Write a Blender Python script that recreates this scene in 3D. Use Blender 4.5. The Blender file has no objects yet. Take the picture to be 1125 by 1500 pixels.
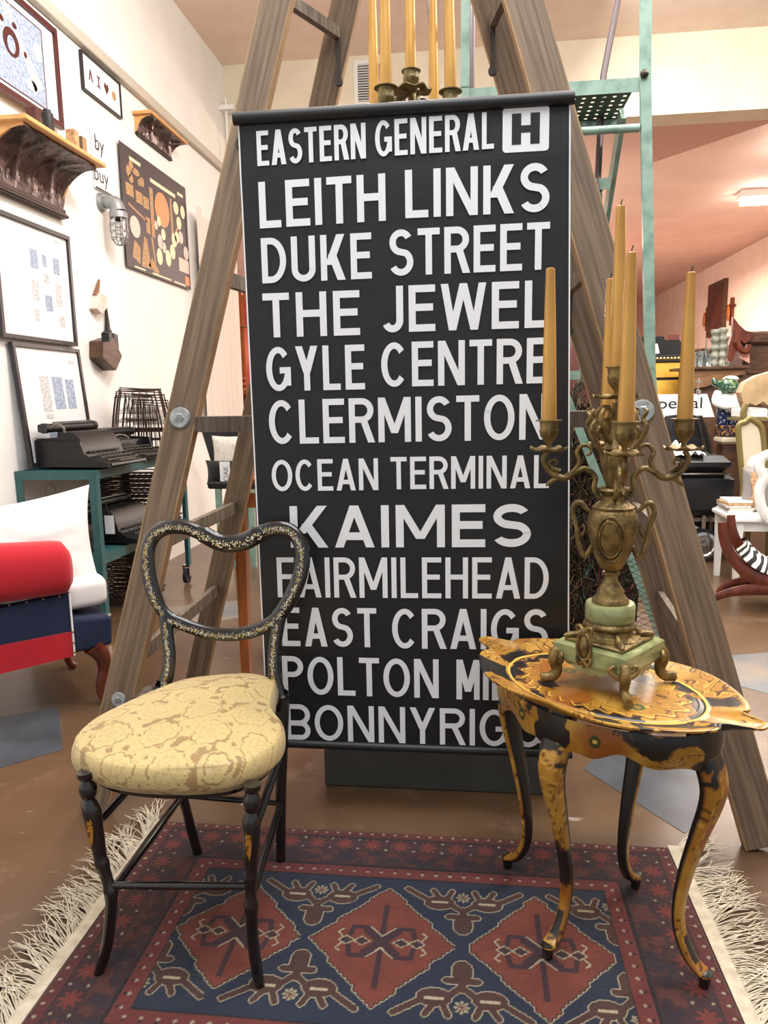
import bpy, math, random
import numpy as np
from mathutils import Vector, Matrix, noise as mnoise
PI = math.pi
random.seed(7)
R = math.radians
C = bpy.context.scene.collection

# ---------------------------------------------------------------- camera
F_PX, CX, CY, EYE = 1080.0, 562.5, 750.0, 1.25
def _axes():
    d = np.array([690 - CX, 580 - CY, F_PX]); d /= np.linalg.norm(d)
    g = np.array([.0175, 1, 0.]); g[2] = -(g @ d) / d[2]; g /= np.linalg.norm(g)
    return np.array([np.cross(g, d), d, -g])
AX = _axes()
cam_d = bpy.data.cameras.new('camera'); cam = bpy.data.objects.new('camera', cam_d); C.objects.link(cam)
cam_d.sensor_fit = 'VERTICAL'; cam_d.sensor_height = 24; cam_d.lens = F_PX / 1500 * 24
cam_d.clip_start = .05; cam_d.clip_end = 100
_m = Matrix([[AX[i][0], -AX[i][1], -AX[i][2], (0, 0, EYE)[i]] for i in range(3)] + [[0, 0, 0, 1]])
cam.matrix_world = _m
bpy.context.scene.camera = cam
def at(px, py, ax, v):
    """point of the photograph's ray where world coordinate ax equals v"""
    r = AX @ np.array([px - CX, py - CY, F_PX]); t = (v - (0, 0, EYE)[ax]) / r[ax]
    return Vector((r[0] * t, r[1] * t, EYE + r[2] * t))
def atp(px, py, p0, n):
    r = Vector(AX @ np.array([px - CX, py - CY, F_PX])); o = Vector((0, 0, EYE))
    return o + r * ((Vector(p0) - o).dot(Vector(n)) / r.dot(Vector(n)))

# ---------------------------------------------------------------- light
sc = bpy.context.scene
sc.view_settings.view_transform = 'Standard'; sc.view_settings.look = 'None'
sc.view_settings.gamma = 1; sc.view_settings.use_curve_mapping = False
sc.view_settings.exposure = 0.25
w = bpy.data.worlds.new('world'); sc.world = w; w.use_nodes = True
w.node_tree.nodes['Background'].inputs[0].default_value = (.86, .93, 1, 1)
w.node_tree.nodes['Background'].inputs[1].default_value = .55
def area(name, loc, rot, sx, sy, power, col):
    l = bpy.data.lights.new(name, 'AREA'); l.shape = 'RECTANGLE'; l.size = sx; l.size_y = sy
    l.energy = power; l.color = col
    o = bpy.data.objects.new(name, l); C.objects.link(o); o.location = loc; o.rotation_euler = rot
    return o
area('shop_ceiling_lamp', (.2, .9, 4.2), (0, 0, 0), 2.6, 2.6, 150, (.93, .97, 1))
area('wall_wash_lamp', (.9, 4.4, 4.2), (0, R(-52), 0), .8, 4.2, 190, (1, .98, .95))
area('middle_ceiling_lamp', (2.4, 4.6, 4.2), (0, 0, 0), 1.6, 1.6, 85, (1, .95, .88))
area('back_ceiling_lamp', (2.6, 9.4, 3.6), (0, 0, 0), 2.0, 1.6, 150, (1, .90, .80))
area('far_ceiling_lamp', (3.0, 14, 3.5), (0, 0, 0), 2.0, 3, 300, (1, .80, .70))

def fill_point(name, loc, power, col, r=.18):
    l = bpy.data.lights.new(name, 'POINT'); l.energy = power; l.color = col; l.shadow_soft_size = r
    o = bpy.data.objects.new(name, l); C.objects.link(o); o.location = loc
fill_point('upper_fill_light', (-.4, 3.3, 3.72), 150, (1, .98, .94))  # added fill lights without fixtures, to brighten the ceiling and upper wall
fill_point('upper_fill_light', (2.2, 3.0, 3.7), 140, (1, .95, .88))
fill_point('far_fill_light', (-.3, 11, 3.1), 210, (1, .84, .74))  # added unseen fills hidden behind the sign, to brighten the low ceiling beyond
fill_point('far_fill_light', (.2, 16, 3.0), 240, (1, .78, .68))

# ---------------------------------------------------------------- mesh helpers
class MB:
    def __init__(s, M=None): s.v = []; s.f = []; s.M = M
    def add(s, vs, fs):
        n = len(s.v)
        if s.M is not None: vs = [s.M @ Vector(q) for q in vs]
        s.v += [tuple(q) for q in vs]; s.f += [tuple(i + n for i in f) for f in fs]
        return s
    def box(s, c, d, rot=None, bev=0):
        x, y, z = d[0] / 2, d[1] / 2, d[2] / 2
        if bev:
            b = min(bev, x * .9, y * .9, z * .9); vs = []
            for sz in (-1, 1):
                for (ex, ey, ez) in ((b, b, 0), (0, 0, b)) if sz < 0 else ((0, 0, b), (b, b, 0)):
                    for sx, sy in ((-1, -1), (1, -1), (1, 1), (-1, 1)):
                        vs.append(Vector((sx * (x - ex), sy * (y - ey), sz * (z - ez))))
            fs = [(3, 2, 1, 0), (12, 13, 14, 15)]
            for k in range(3):
                for i in range(4):
                    j = (i + 1) % 4; fs.append((k * 4 + i, k * 4 + j, k * 4 + 4 + j, k * 4 + 4 + i))
        else:
            vs = [Vector((sx * x, sy * y, sz * z)) for sz in (-1, 1) for sx, sy in ((-1, -1), (1, -1), (1, 1), (-1, 1))]
            fs = [(3, 2, 1, 0), (4, 5, 6, 7)] + [(i, (i + 1) % 4, (i + 1) % 4 + 4, i + 4) for i in range(4)]
        if rot is not None: vs = [rot @ q for q in vs]
        return s.add([q + Vector(c) for q in vs], fs)
    def bb(s, a, b, bev=0):
        a = Vector(a); b = Vector(b); return s.box((a + b) / 2, [abs(q) for q in (b - a)], None, bev)
    def beam(s, p0, p1, w, t, side=(0, 1, 0), bev=0):
        p0 = Vector(p0); p1 = Vector(p1); z = (p1 - p0).normalized(); y = Vector(side)
        y = (y - z * y.dot(z)).normalized(); x = y.cross(z)
        rot = Matrix((x, y, z)).transposed()
        return s.box((p0 + p1) / 2, (w, t, (p1 - p0).length), rot, bev)
    def tube(s, pts, r, seg=8, cap=True, oval=None, closed=False, side=None):
        pts = [Vector(p) for p in pts]; n = len(pts)
        rs = r if hasattr(r, '__len__') else [r] * n
        vs = []; prev = None
        for i, p in enumerate(pts):
            if closed: t = (pts[(i + 1) % n] - pts[i - 1])
            else: t = pts[min(i + 1, n - 1)] - pts[max(i - 1, 0)]
            t = t.normalized() if t.length > 1e-9 else Vector((0, 0, 1))
            if side is not None: u = Vector(side)
            elif prev is None: u = Vector((0, 0, 1)) if abs(t.z) < .9 else Vector((1, 0, 0))
            else: u = prev
            u = (u - t * u.dot(t)); u = u.normalized() if u.length > 1e-6 else t.orthogonal().normalized()
            prev = u; b = t.cross(u)
            ou = oval or 1
            for k in range(seg):
                a = 2 * PI * (k + .5) / seg
                vs.append(p + u * (math.cos(a) * rs[i] * ou) + b * (math.sin(a) * rs[i]))
        fs = []
        for i in range(n if closed else n - 1):
            j = (i + 1) % n
            for k in range(seg):
                l = (k + 1) % seg; fs.append((i * seg + k, i * seg + l, j * seg + l, j * seg + k))
        if cap and not closed:
            fs.append(tuple(range(seg - 1, -1, -1))); fs.append(tuple((n - 1) * seg + k for k in range(seg)))
        return s.add(vs, fs)
    def lathe(s, prof, c=(0, 0, 0), seg=20, wav=None):
        """prof [(r,z)], wav(angle,r,z)->(r,z)"""
        c = Vector(c); vs = []; fs = []
        for r, z in prof:
            for k in range(seg):
                a = 2 * PI * k / seg; rr, zz = (r, z) if wav is None else wav(a, r, z)
                vs.append(c + Vector((rr * math.cos(a), rr * math.sin(a), zz)))
        n = len(prof)
        for i in range(n - 1):
            for k in range(seg):
                l = (k + 1) % seg; fs.append((i * seg + k, i * seg + l, (i + 1) * seg + l, (i + 1) * seg + k))
        if prof[0][0] > 1e-5: fs.append(tuple(range(seg - 1, -1, -1)))
        if prof[-1][0] > 1e-5: fs.append(tuple((n - 1) * seg + k for k in range(seg)))
        return s.add(vs, fs)
    def cyl(s, p0, p1, r, seg=12): return s.tube([p0, p1], r, seg)
    def ball(s, c, r, seg=12, rings=8):
        rx, ry, rz = r if hasattr(r, '__len__') else (r, r, r)
        vs = []; fs = []
        for i in range(rings + 1):
            a = PI * i / rings
            for k in range(seg):
                b = 2 * PI * k / seg
                vs.append((c[0] + rx * math.sin(a) * math.cos(b), c[1] + ry * math.sin(a) * math.sin(b), c[2] - rz * math.cos(a)))
        for i in range(rings):
            for k in range(seg):
                l = (k + 1) % seg; fs.append((i * seg + k, i * seg + l, (i + 1) * seg + l, (i + 1) * seg + k))
        return s.add(vs, fs)
    def prism(s, pts, off):
        """extrude a planar 3d outline by vector off"""
        n = len(pts); off = Vector(off); pts = [Vector(p) for p in pts]
        return s.add(pts + [p + off for p in pts], [tuple(range(n - 1, -1, -1)), tuple(range(n, 2 * n))] +
                     [(i, (i + 1) % n, (i + 1) % n + n, i + n) for i in range(n)])
    def grid(s, fn, nu, nv, cu=False):
        vs = [fn(i / (nu if cu else nu - 1), j / (nv - 1)) for j in range(nv) for i in range(nu)]
        fs = []
        for j in range(nv - 1):
            for i in range(nu if cu else nu - 1):
                k = (i + 1) % nu; fs.append((j * nu + i, j * nu + k, (j + 1) * nu + k, (j + 1) * nu + i))
        return s.add(vs, fs)

def link(name, mb, mat, parent=None, smooth=35, colors=None, origin=None):
    me = bpy.data.meshes.new(name)
    v = np.array(mb.v, dtype=float)
    lo, hi = v.min(0), v.max(0)
    if origin is None: origin = (lo + hi) / 2; 
    if parent is None: origin = np.array([(lo[0] + hi[0]) / 2, (lo[1] + hi[1]) / 2, lo[2]])
    origin = np.array(origin, dtype=float)
    me.from_pydata((v - origin).tolist(), [], mb.f)
    me.materials.append(mat)
    if colors is not None:
        a = me.color_attributes.new('paint', 'FLOAT_COLOR', 'POINT')
        c = np.ones((len(v), 4), dtype=np.float32); c[:, :3] = colors
        a.data.foreach_set('color', c.ravel())
    if smooth:
        me.shade_smooth(); me.set_sharp_from_angle(angle=R(smooth))
    me.validate()
    o = bpy.data.objects.new(name, me); C.objects.link(o)
    if parent is not None:
        o.parent = parent; base = np.zeros(3); q = parent
        while q is not None: base += np.array(q.location); q = q.parent
        o.location = origin - base
    else: o.location = origin
    return o
def tag(o, label=None, cat=None, group=None, kind=None):
    if label: o['label'] = label
    if cat: o['category'] = cat
    if group: o['group'] = group
    if kind: o['kind'] = kind
    return o
def thing(name, loc, label, cat, group=None):
    o = bpy.data.objects.new(name, None); C.objects.link(o); o.location = loc; o.empty_display_size = .05
    return tag(o, label, cat, group)
def struct(name, mb, mat, parent=None, smooth=0):
    o = link(name, mb, mat, parent, smooth)
    if parent is None: o['kind'] = 'structure'
    return o
def children(o): return [q for q in C.objects if q.parent == o]
def copy_tree(o, parent=None):
    c = o.copy(); C.objects.link(c); c.parent = parent
    for ch in children(o): copy_tree(ch, c)
    return c

# ---------------------------------------------------------------- materials
def lin(c):
    f = lambda u: (u / 255 / 12.92) if u / 255 <= .04045 else ((u / 255 + .055) / 1.055) ** 2.4
    return tuple(f(u) for u in c)
def mat(name, c, rough=.6, metal=0, c2=None, scale=20, stretch=(1, 1, 1), bump=0, bscale=None, detail=4,
        lo=.35, hi=.65, emit=None, coat=0, trans=0, dist=0, spec=None, paint=False, sheen=0):
    m = bpy.data.materials.new(name); m.use_nodes = True; nt = m.node_tree; N = nt.nodes; L = nt.links
    b = N['Principled BSDF']; col = (*lin(c), 1)
    b.inputs['Base Color'].default_value = col; b.inputs['Roughness'].default_value = rough
    b.inputs['Metallic'].default_value = metal; b.inputs['Coat Weight'].default_value = coat
    b.inputs['Coat Roughness'].default_value = .12
    if spec is not None: b.inputs['Specular IOR Level'].default_value = spec
    if sheen: b.inputs['Sheen Weight'].default_value = sheen
    if trans: b.inputs['Transmission Weight'].default_value = trans
    if emit: b.inputs['Emission Color'].default_value = (*lin(c), 1); b.inputs['Emission Strength'].default_value = emit
    if c2 is not None or bump:
        tc = N.new('ShaderNodeTexCoord'); mp = N.new('ShaderNodeMapping'); mp.inputs['Scale'].default_value = stretch
        L.new(tc.outputs['Object'], mp.inputs['Vector'])
    if c2 is not None:
        no = N.new('ShaderNodeTexNoise'); no.inputs['Scale'].default_value = scale; no.inputs['Detail'].default_value = detail
        no.inputs['Distortion'].default_value = dist
        L.new(mp.outputs[0], no.inputs['Vector'])
        mr = N.new('ShaderNodeMapRange'); mr.inputs[1].default_value = lo; mr.inputs[2].default_value = hi
        L.new(no.outputs['Fac'], mr.inputs[0])
        mx = N.new('ShaderNodeMix'); mx.data_type = 'RGBA'; mx.inputs[6].default_value = col; mx.inputs[7].default_value = (*lin(c2), 1)
        L.new(mr.outputs[0], mx.inputs[0]); L.new(mx.outputs[2], b.inputs['Base Color'])
    if paint:
        at_ = N.new('ShaderNodeAttribute'); at_.attribute_name = 'paint'; L.new(at_.outputs['Color'], b.inputs['Base Color'])
    if bump:
        n2 = N.new('ShaderNodeTexNoise'); n2.inputs['Scale'].default_value = bscale or scale; n2.inputs['Detail'].default_value = 5
        L.new(mp.outputs[0], n2.inputs['Vector'])
        bp = N.new('ShaderNodeBump'); bp.inputs['Strength'].default_value = bump; bp.inputs['Distance'].default_value = .01
        L.new(n2.outputs['Fac'], bp.inputs['Height']); L.new(bp.outputs[0], b.inputs['Normal'])
    return m
M = {}
M['wall'] = mat('wall_paint', (242, 241, 238), .8, c2=(236, 235, 231), scale=3)
M['header'] = mat('header_paint', (226, 216, 194), .85, c2=(219, 208, 185), scale=4)
M['ceiling'] = mat('ceiling_paint', (240, 218, 202), .9, c2=(234, 210, 194), scale=5)
M['ceiling_low'] = mat('low_ceiling_paint', (232, 204, 190), .85, c2=(224, 194, 180), scale=1.5)
M['rightwall'] = mat('right_wall_paint', (230, 208, 190), .85, c2=(222, 198, 180), scale=3)
M['farwall'] = mat('far_wall_paint', (206, 164, 148), .85)
M['rail'] = mat('rail_paint', (190, 184, 172), .7)
M['oldwood'] = mat('weathered_wood', (124, 104, 82), .72, c2=(84, 66, 51), scale=9, stretch=(9, 9, .35), bump=.25, bscale=16, lo=.34, hi=.7, dist=.3)
M['oldwood_h'] = mat('weathered_wood_across', (106, 92, 78), .75, c2=(70, 58, 50), scale=9, stretch=(.6, 7, 7), bump=.3, bscale=14)
M['oldwood_y'] = mat('weathered_wood_brace', (120, 108, 92), .75, c2=(80, 68, 58), scale=9, stretch=(7, .6, 7), bump=.3, bscale=14)
M['zinc'] = mat('zinc_washer', (176, 180, 180), .45, .4, c2=(128, 132, 132), scale=30)
M['iron'] = mat('dark_iron', (48, 46, 44), .45, .7, c2=(76, 66, 58), scale=30)
M['blacklac'] = mat('black_lacquer', (17, 15, 15), .22, coat=.5, c2=(27, 23, 21), scale=25)
M['blackmat'] = mat('black_matte', (24, 24, 25), .5)
M['blind'] = mat('blind_fabric', (19, 19, 21), .42, c2=(25, 25, 27), scale=6, stretch=(1, 1, 5), bump=.15, bscale=4)
M['letter'] = mat('letter_white', (228, 230, 232), .55)
M['greybox'] = mat('grey_box', (74, 74, 68), .7, c2=(66, 66, 61), scale=15)
M['green'] = mat('seafoam_paint', (136, 164, 150), .45, c2=(104, 134, 122), scale=14, lo=.45, hi=.7, bump=.1)
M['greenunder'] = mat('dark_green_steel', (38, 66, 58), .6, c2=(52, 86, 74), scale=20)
M['steelpole'] = mat('brown_steel_pole', (92, 82, 84), .35, .6)
M['teal'] = mat('teal_shelf_paint', (38, 86, 88), .45, c2=(58, 100, 98), scale=18, lo=.5, hi=.75)
M['bronze'] = mat('aged_brass', (138, 116, 70), .42, .6, c2=(90, 74, 44), scale=35, lo=.4, hi=.66, bump=.35, bscale=90)
M['bronze2'] = mat('dull_brass', (132, 118, 76), .42, .6, c2=(88, 76, 48), scale=35, bump=.3, bscale=90)
M['onyx'] = mat('green_onyx', (156, 160, 110), .3, c2=(116, 124, 82), scale=9, stretch=(1, 1, 3), dist=1.5, coat=.3, bump=0)
M['candle'] = mat('gold_candle', (196, 150, 76), .36, .25, c2=(172, 124, 58), scale=25, stretch=(1, 1, .3), lo=.4, hi=.7)
M['wick'] = mat('wick', (20, 15, 12), .9)
M['red'] = mat('red_wool', (186, 14, 34), .9, c2=(168, 12, 30), scale=140, sheen=.2, bump=.1, bscale=220)
M['navy'] = mat('navy_wool', (24, 36, 66), .9, c2=(20, 30, 56), scale=140, bump=.1, bscale=220)
M['linen'] = mat('white_linen', (232, 230, 228), .85, bump=.12, bscale=5)
M['brass_nail'] = mat('brass_nail', (190, 170, 120), .3, 1)
M['mahog'] = mat('mahogany', (112, 50, 28), .32, c2=(78, 34, 20), scale=8, stretch=(4, 4, .8), coat=.3)
M['honey'] = mat('honey_wood', (170, 98, 44), .4, c2=(140, 76, 34), scale=8, stretch=(5, 5, .6))
M['pine'] = mat('varnished_pine', (222, 170, 108), .5, c2=(206, 148, 86), scale=5, stretch=(3, .5, 3))
M['tin'] = mat('pressed_tin', (104, 86, 82), .36, .7, c2=(56, 44, 42), scale=9, bump=1, bscale=22, dist=2)
M['tinplain'] = mat('tin_moulding', (62, 48, 46), .35, .6)
M['typer'] = mat('typewriter_black', (17, 17, 19), .4, c2=(27, 27, 28), scale=60, spec=.35)
M['typer_metal'] = mat('typewriter_steel', (120, 118, 112), .4, .7)
M['rust'] = mat('rusty_wire', (84, 62, 52), .55, .6, c2=(52, 38, 34), scale=40)
M['white'] = mat('white_paint', (228, 228, 224), .45)
M['paper'] = mat('print_paper', (226, 228, 231), .6)
M['mat_board'] = mat('print_mat', (226, 228, 236), .6)
M['printblue'] = mat('blue_print', (128, 146, 176), .7, c2=(176, 188, 206), scale=60)
M['printgrey'] = mat('pale_grey_print', (164, 164, 168), .7, c2=(222, 222, 222), scale=90)
M['darkframe'] = mat('dark_frame', (30, 27, 32), .4)
M['redframe'] = mat('oxblood_frame', (76, 28, 28), .4)
M['poster'] = mat('poster_aubergine', (62, 50, 54), .6)
M['postercream'] = mat('poster_cream', (238, 226, 190), .7)
M['posterpink'] = mat('poster_pink', (224, 186, 178), .7, c2=(238, 214, 200), scale=60)
M['posterorange'] = mat('poster_orange', (238, 152, 104), .7)
M['postertan'] = mat('poster_tan', (206, 168, 118), .7, c2=(150, 110, 80), scale=70)
M['curtain'] = mat('cream_sheer', (226, 214, 204), .9)
M['lampgrey'] = mat('cast_aluminium', (150, 154, 156), .5, .6)
M['chrome'] = mat('chrome', (200, 200, 200), .15, 1)
M['rubber'] = mat('black_rubber', (22, 22, 24), .6)
M['leather'] = mat('black_leather', (20, 22, 25), .3, bump=.1, bscale=60)
M['net'] = mat('black_net', (28, 24, 20), .6, c2=(70, 58, 40), scale=20)
M['netred'] = mat('red_cord', (110, 24, 30), .7)
M['netteal'] = mat('teal_cord', (90, 140, 130), .7)
M['fringe'] = mat('fringe_cotton', (206, 196, 174), .95, c2=(178, 166, 144), scale=30)
M['yellow'] = mat('yellow_chest_paint', (226, 176, 70), .5, c2=(206, 150, 50), scale=8)
M['walnut'] = mat('walnut', (92, 62, 42), .45, c2=(62, 40, 28), scale=8, stretch=(1, 1, 5))
M['oak'] = mat('aged_oak', (134, 96, 62), .5, c2=(104, 72, 46), scale=9, stretch=(1, 1, 5))
M['ivory'] = mat('ivory_upholstery', (206, 192, 168), .85)
M['olivegilt'] = mat('olive_gilt', (126, 112, 66), .45, .3)
M['extred'] = mat('extinguisher_red', (190, 16, 26), .25)
M['tealshoe'] = mat('glazed_green', (34, 70, 56), .2, c2=(120, 140, 100), scale=40, lo=.5, hi=.6)
M['glazeblue'] = mat('glazed_blue', (30, 44, 84), .2, c2=(190, 200, 200), scale=60, lo=.58, hi=.66)
M['glass'] = mat('clear_glass', (240, 248, 246), .03, trans=1)
M['greypillow'] = mat('taupe_cushion', (138, 132, 130), .9)
M['strap'] = mat('paisley_band', (206, 172, 130), .9, c2=(150, 110, 80), scale=60)
M['pillowtext'] = mat('printed_linen', (222, 218, 208), .9, c2=(190, 186, 176), scale=30, lo=.5, hi=.7)
M['stone'] = mat('grey_twist', (150, 150, 136), .7, c2=(96, 98, 84), scale=25)
M['beige'] = mat('beige_painted_wood', (186, 160, 122), .6, c2=(160, 134, 98), scale=8)
M['glow'] = mat('tube_lamp', (255, 250, 240), .5, emit=65)
M['lampglow'] = mat('shaded_lamp_glow', (255, 226, 200), .5, emit=3)

def edge_wear(m, c, th=.455):
    nt = m.node_tree; N = nt.nodes; L = nt.links; b = N['Principled BSDF']; prev = b.inputs['Base Color'].links[0].from_socket
    tc = N.new('ShaderNodeTexCoord'); sp = N.new('ShaderNodeSeparateXYZ'); L.new(tc.outputs['Generated'], sp.inputs[0])
    a = N.new('ShaderNodeMath'); a.operation = 'SUBTRACT'; a.inputs[1].default_value = .5; L.new(sp.outputs[0], a.inputs[0])
    d = N.new('ShaderNodeMath'); d.operation = 'ABSOLUTE'; L.new(a.outputs[0], d.inputs[0])
    no = N.new('ShaderNodeTexNoise'); no.inputs['Scale'].default_value = 9; no.inputs['Detail'].default_value = 6; L.new(tc.outputs['Object'], no.inputs['Vector'])
    k = N.new('ShaderNodeMath'); k.operation = 'MULTIPLY_ADD'; k.inputs[1].default_value = .12; L.new(no.outputs['Fac'], k.inputs[0]); L.new(d.outputs[0], k.inputs[2])
    mr = N.new('ShaderNodeMapRange'); mr.inputs[1].default_value = th + .06; mr.inputs[2].default_value = th + .1; mr.inputs[4].default_value = .75; L.new(k.outputs[0], mr.inputs[0])
    mx = N.new('ShaderNodeMix'); mx.data_type = 'RGBA'; mx.inputs[7].default_value = (*lin(c), 1); L.new(mr.outputs[0], mx.inputs[0]); L.new(prev, mx.inputs[6]); L.new(mx.outputs[2], b.inputs['Base Color'])
edge_wear(M['oldwood'], (170, 134, 92))
def mat_floor():
    m = mat('stained_concrete', (108, 84, 61), .28, c2=(77, 57, 43), scale=1.6, detail=6, lo=.3, hi=.7, dist=.8)
    nt = m.node_tree; N = nt.nodes; L = nt.links; b = N['Principled BSDF']
    prev = b.inputs['Base Color'].links[0].from_socket
    tc = [n for n in N if n.type == 'TEX_COORD'][0]
    no = N.new('ShaderNodeTexNoise'); no.inputs['Scale'].default_value = 7; no.inputs['Detail'].default_value = 9; no.inputs['Roughness'].default_value = .7
    L.new(tc.outputs['Object'], no.inputs['Vector'])
    mr = N.new('ShaderNodeMapRange'); mr.inputs[1].default_value = .56; mr.inputs[2].default_value = .78; mr.inputs[4].default_value = .55
    L.new(no.outputs['Fac'], mr.inputs[0])
    mx = N.new('ShaderNodeMix'); mx.data_type = 'RGBA'; mx.inputs[7].default_value = (*lin((150, 128, 110)), 1)
    L.new(mr.outputs[0], mx.inputs[0]); L.new(prev, mx.inputs[6])
    # scuffs: thin pale scratches
    mp = N.new('ShaderNodeMapping'); mp.inputs['Rotation'].default_value = (0, 0, .5); mp.inputs['Scale'].default_value = (1, 7, 1)
    L.new(tc.outputs['Object'], mp.inputs['Vector'])
    n2 = N.new('ShaderNodeTexNoise'); n2.inputs['Scale'].default_value = 5; n2.inputs['Detail'].default_value = 8; n2.inputs['Distortion'].default_value = 1.2
    L.new(mp.outputs[0], n2.inputs['Vector'])
    m2 = N.new('ShaderNodeMapRange'); m2.inputs[1].default_value = .69; m2.inputs[2].default_value = .74; m2.inputs[4].default_value = .5
    L.new(n2.outputs['Fac'], m2.inputs[0])
    mx2 = N.new('ShaderNodeMix'); mx2.data_type = 'RGBA'; mx2.inputs[7].default_value = (*lin((205, 200, 196)), 1)
    L.new(m2.outputs[0], mx2.inputs[0]); L.new(mx.outputs[2], mx2.inputs[6]); L.new(mx2.outputs[2], b.inputs['Base Color'])
    return m
M['floor'] = mat_floor()
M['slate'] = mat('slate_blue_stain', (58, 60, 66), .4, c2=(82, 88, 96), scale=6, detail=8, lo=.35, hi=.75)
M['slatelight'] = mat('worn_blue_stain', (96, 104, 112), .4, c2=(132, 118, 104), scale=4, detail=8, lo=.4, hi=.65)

# ================================================================ SETTING
WX, YB = -2.38, 7.44
ZC = 4.43
def slab(a, b): return MB().bb(a, b)
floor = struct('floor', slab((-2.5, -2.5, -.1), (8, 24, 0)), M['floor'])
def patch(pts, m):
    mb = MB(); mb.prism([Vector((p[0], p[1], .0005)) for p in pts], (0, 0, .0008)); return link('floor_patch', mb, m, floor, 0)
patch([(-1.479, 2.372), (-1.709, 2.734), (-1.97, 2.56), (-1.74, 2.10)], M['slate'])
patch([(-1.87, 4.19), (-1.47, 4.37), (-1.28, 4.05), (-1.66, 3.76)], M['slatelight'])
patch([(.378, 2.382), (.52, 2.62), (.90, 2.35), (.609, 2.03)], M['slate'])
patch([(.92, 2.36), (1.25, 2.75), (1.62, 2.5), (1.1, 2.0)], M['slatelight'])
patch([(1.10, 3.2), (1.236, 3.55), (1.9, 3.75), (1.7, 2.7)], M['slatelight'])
struct('ceiling', slab((-2.5, -2.5, ZC), (8, YB + .3, ZC + .1)), M['ceiling'])
struct('wall_left', slab((WX - .12, -2.5, 0), (WX, YB, ZC)), M['wall'])
struct('wall_header', slab((WX, YB, 3.75), (8, YB + .3, ZC)), M['header'])
struct('ceiling_low', slab((-5, YB + .3, 3.95), (8, 24, 4.05)), M['ceiling_low'])
struct('trim_beam', MB().prism([(1.5, YB + .3, 3.95), (8, YB + .3, 3.95), (8, YB + 1.1, 3.75), (8, YB + .3, 3.75), (1.5, YB + .3, 3.75)][:0] or
       [(1.6, YB + .31, 3.76), (2.9, YB + .31, 3.76), (1.9, YB + 1.6, 3.76)], (0, 0, .18)), M['farwall'])
struct('wall_right', slab((5.2, YB + .3, 0), (5.3, 24, 3.95)), M['rightwall'])
struct('wall_far', slab((-5, 23.8, 0), (5.2, 23.9, 3.95)), M['farwall'])
struct('wall_side', slab((-5.1, YB + .3, 0), (-5, 24, 3.95)), M['farwall'])
struct('wall_return', slab((-5, YB + .02, 0), (WX - .02, YB + .14, 3.75)), M['farwall'])
struct('wall_front_right', slab((8, -2.5, 0), (8.1, YB + .3, ZC)), M['header'])
struct('trim_1', MB().bb((WX, -1, 3.40), (WX + .045, YB, 3.475), .006), M['rail'])
pipe = MB().cyl((WX + .05, YB - .1, 2.2), (WX + .05, YB - .1, 4.1), .012)
pipe.bb((WX, YB - .16, 3.98), (WX + .14, YB - .03, 4.02))
tag(link('wall_pipe', pipe, M['wall']), 'thin white pipe with small bracket in the corner beside the header', 'pipe')
# vent grille
vt = thing('vent_grille', (-.92, YB, 4.0), 'white louvred air vent high on the cream header wall', 'vent')
vx0, vx1, vz0, vz1 = -1.10, -.755, 3.985, 4.385
mb = MB(); fr = .035
mb.bb((vx0, YB - .015, vz0), (vx0 + fr, YB, vz1)); mb.bb((vx1 - fr, YB - .015, vz0), (vx1, YB, vz1))
mb.bb((vx0 + fr, YB - .015, vz0), (vx1 - fr, YB, vz0 + fr)); mb.bb((vx0 + fr, YB - .015, vz1 - fr), (vx1 - fr, YB, vz1))
link('frame', mb, M['white'], vt, 0)
link('backing', MB().bb((vx0 + fr, YB - .004, vz0 + fr), (vx1 - fr, YB - .001, vz1 - fr)), M['blackmat'], vt, 0)
for k in range(15):
    z = vz0 + fr + .012 + k * .0222
    link('slat', MB().beam((vx0 + fr, YB - .012, z), (vx1 - fr, YB - .012, z), .013, .003, (0, .6, 1)), M['white'], vt, 0)
# tube lamps under the low ceiling
for i, (x, y) in enumerate(((3.45, 9.6), (3.75, 11.8))):
    t = thing('tube_light', (x, y, 3.95), ('nearer' if i == 0 else 'farther') + ' glowing fluorescent tube light under the low pink ceiling', 'light', 'ceiling tubes')
    link('housing', MB().bb((x - .1, y - .75, 3.86), (x + .9, y - .55, 3.95)), M['white'], t, 0)
    link('tube', MB().cyl((x - .08, y - .65, 3.80), (x + .88, y - .65, 3.80), .035), M['glow'], t)

# ================================================================ shared shapes
def spline(pts, n=8, closed=False):
    pts = [Vector(p) for p in pts]; m = len(pts); out = []
    for i in range(m if closed else m - 1):
        if closed: a, b, c, d = pts[i - 1], pts[i], pts[(i + 1) % m], pts[(i + 2) % m]
        else: a, b, c, d = pts[max(i - 1, 0)], pts[i], pts[i + 1], pts[min(i + 2, m - 1)]
        for k in range(n):
            t = k / n
            out.append(.5 * ((2 * b) + (c - a) * t + (2 * a - 5 * b + 4 * c - d) * t * t + (3 * b - a - 3 * c + d) * t ** 3))
    if not closed: out.append(pts[-1])
    return out
def lerp_list(rs, n):
    m = len(rs); return [float(np.interp(i * (m - 1) / (n - 1), range(m), rs)) for i in range(n)]
def vnoise(x, y, seed=0):
    x = np.asarray(x, float); y = np.asarray(y, float)
    xi = np.floor(x).astype(int); yi = np.floor(y).astype(int); fx = x - xi; fy = y - yi
    fx = fx * fx * (3 - 2 * fx); fy = fy * fy * (3 - 2 * fy)
    h = lambda a, b: (np.sin(a * 127.1 + b * 311.7 + seed * 74.7) * 43758.5453) % 1
    return (h(xi, yi) * (1 - fx) + h(xi + 1, yi) * fx) * (1 - fy) + (h(xi, yi + 1) * (1 - fx) + h(xi + 1, yi + 1) * fx) * fy
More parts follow.
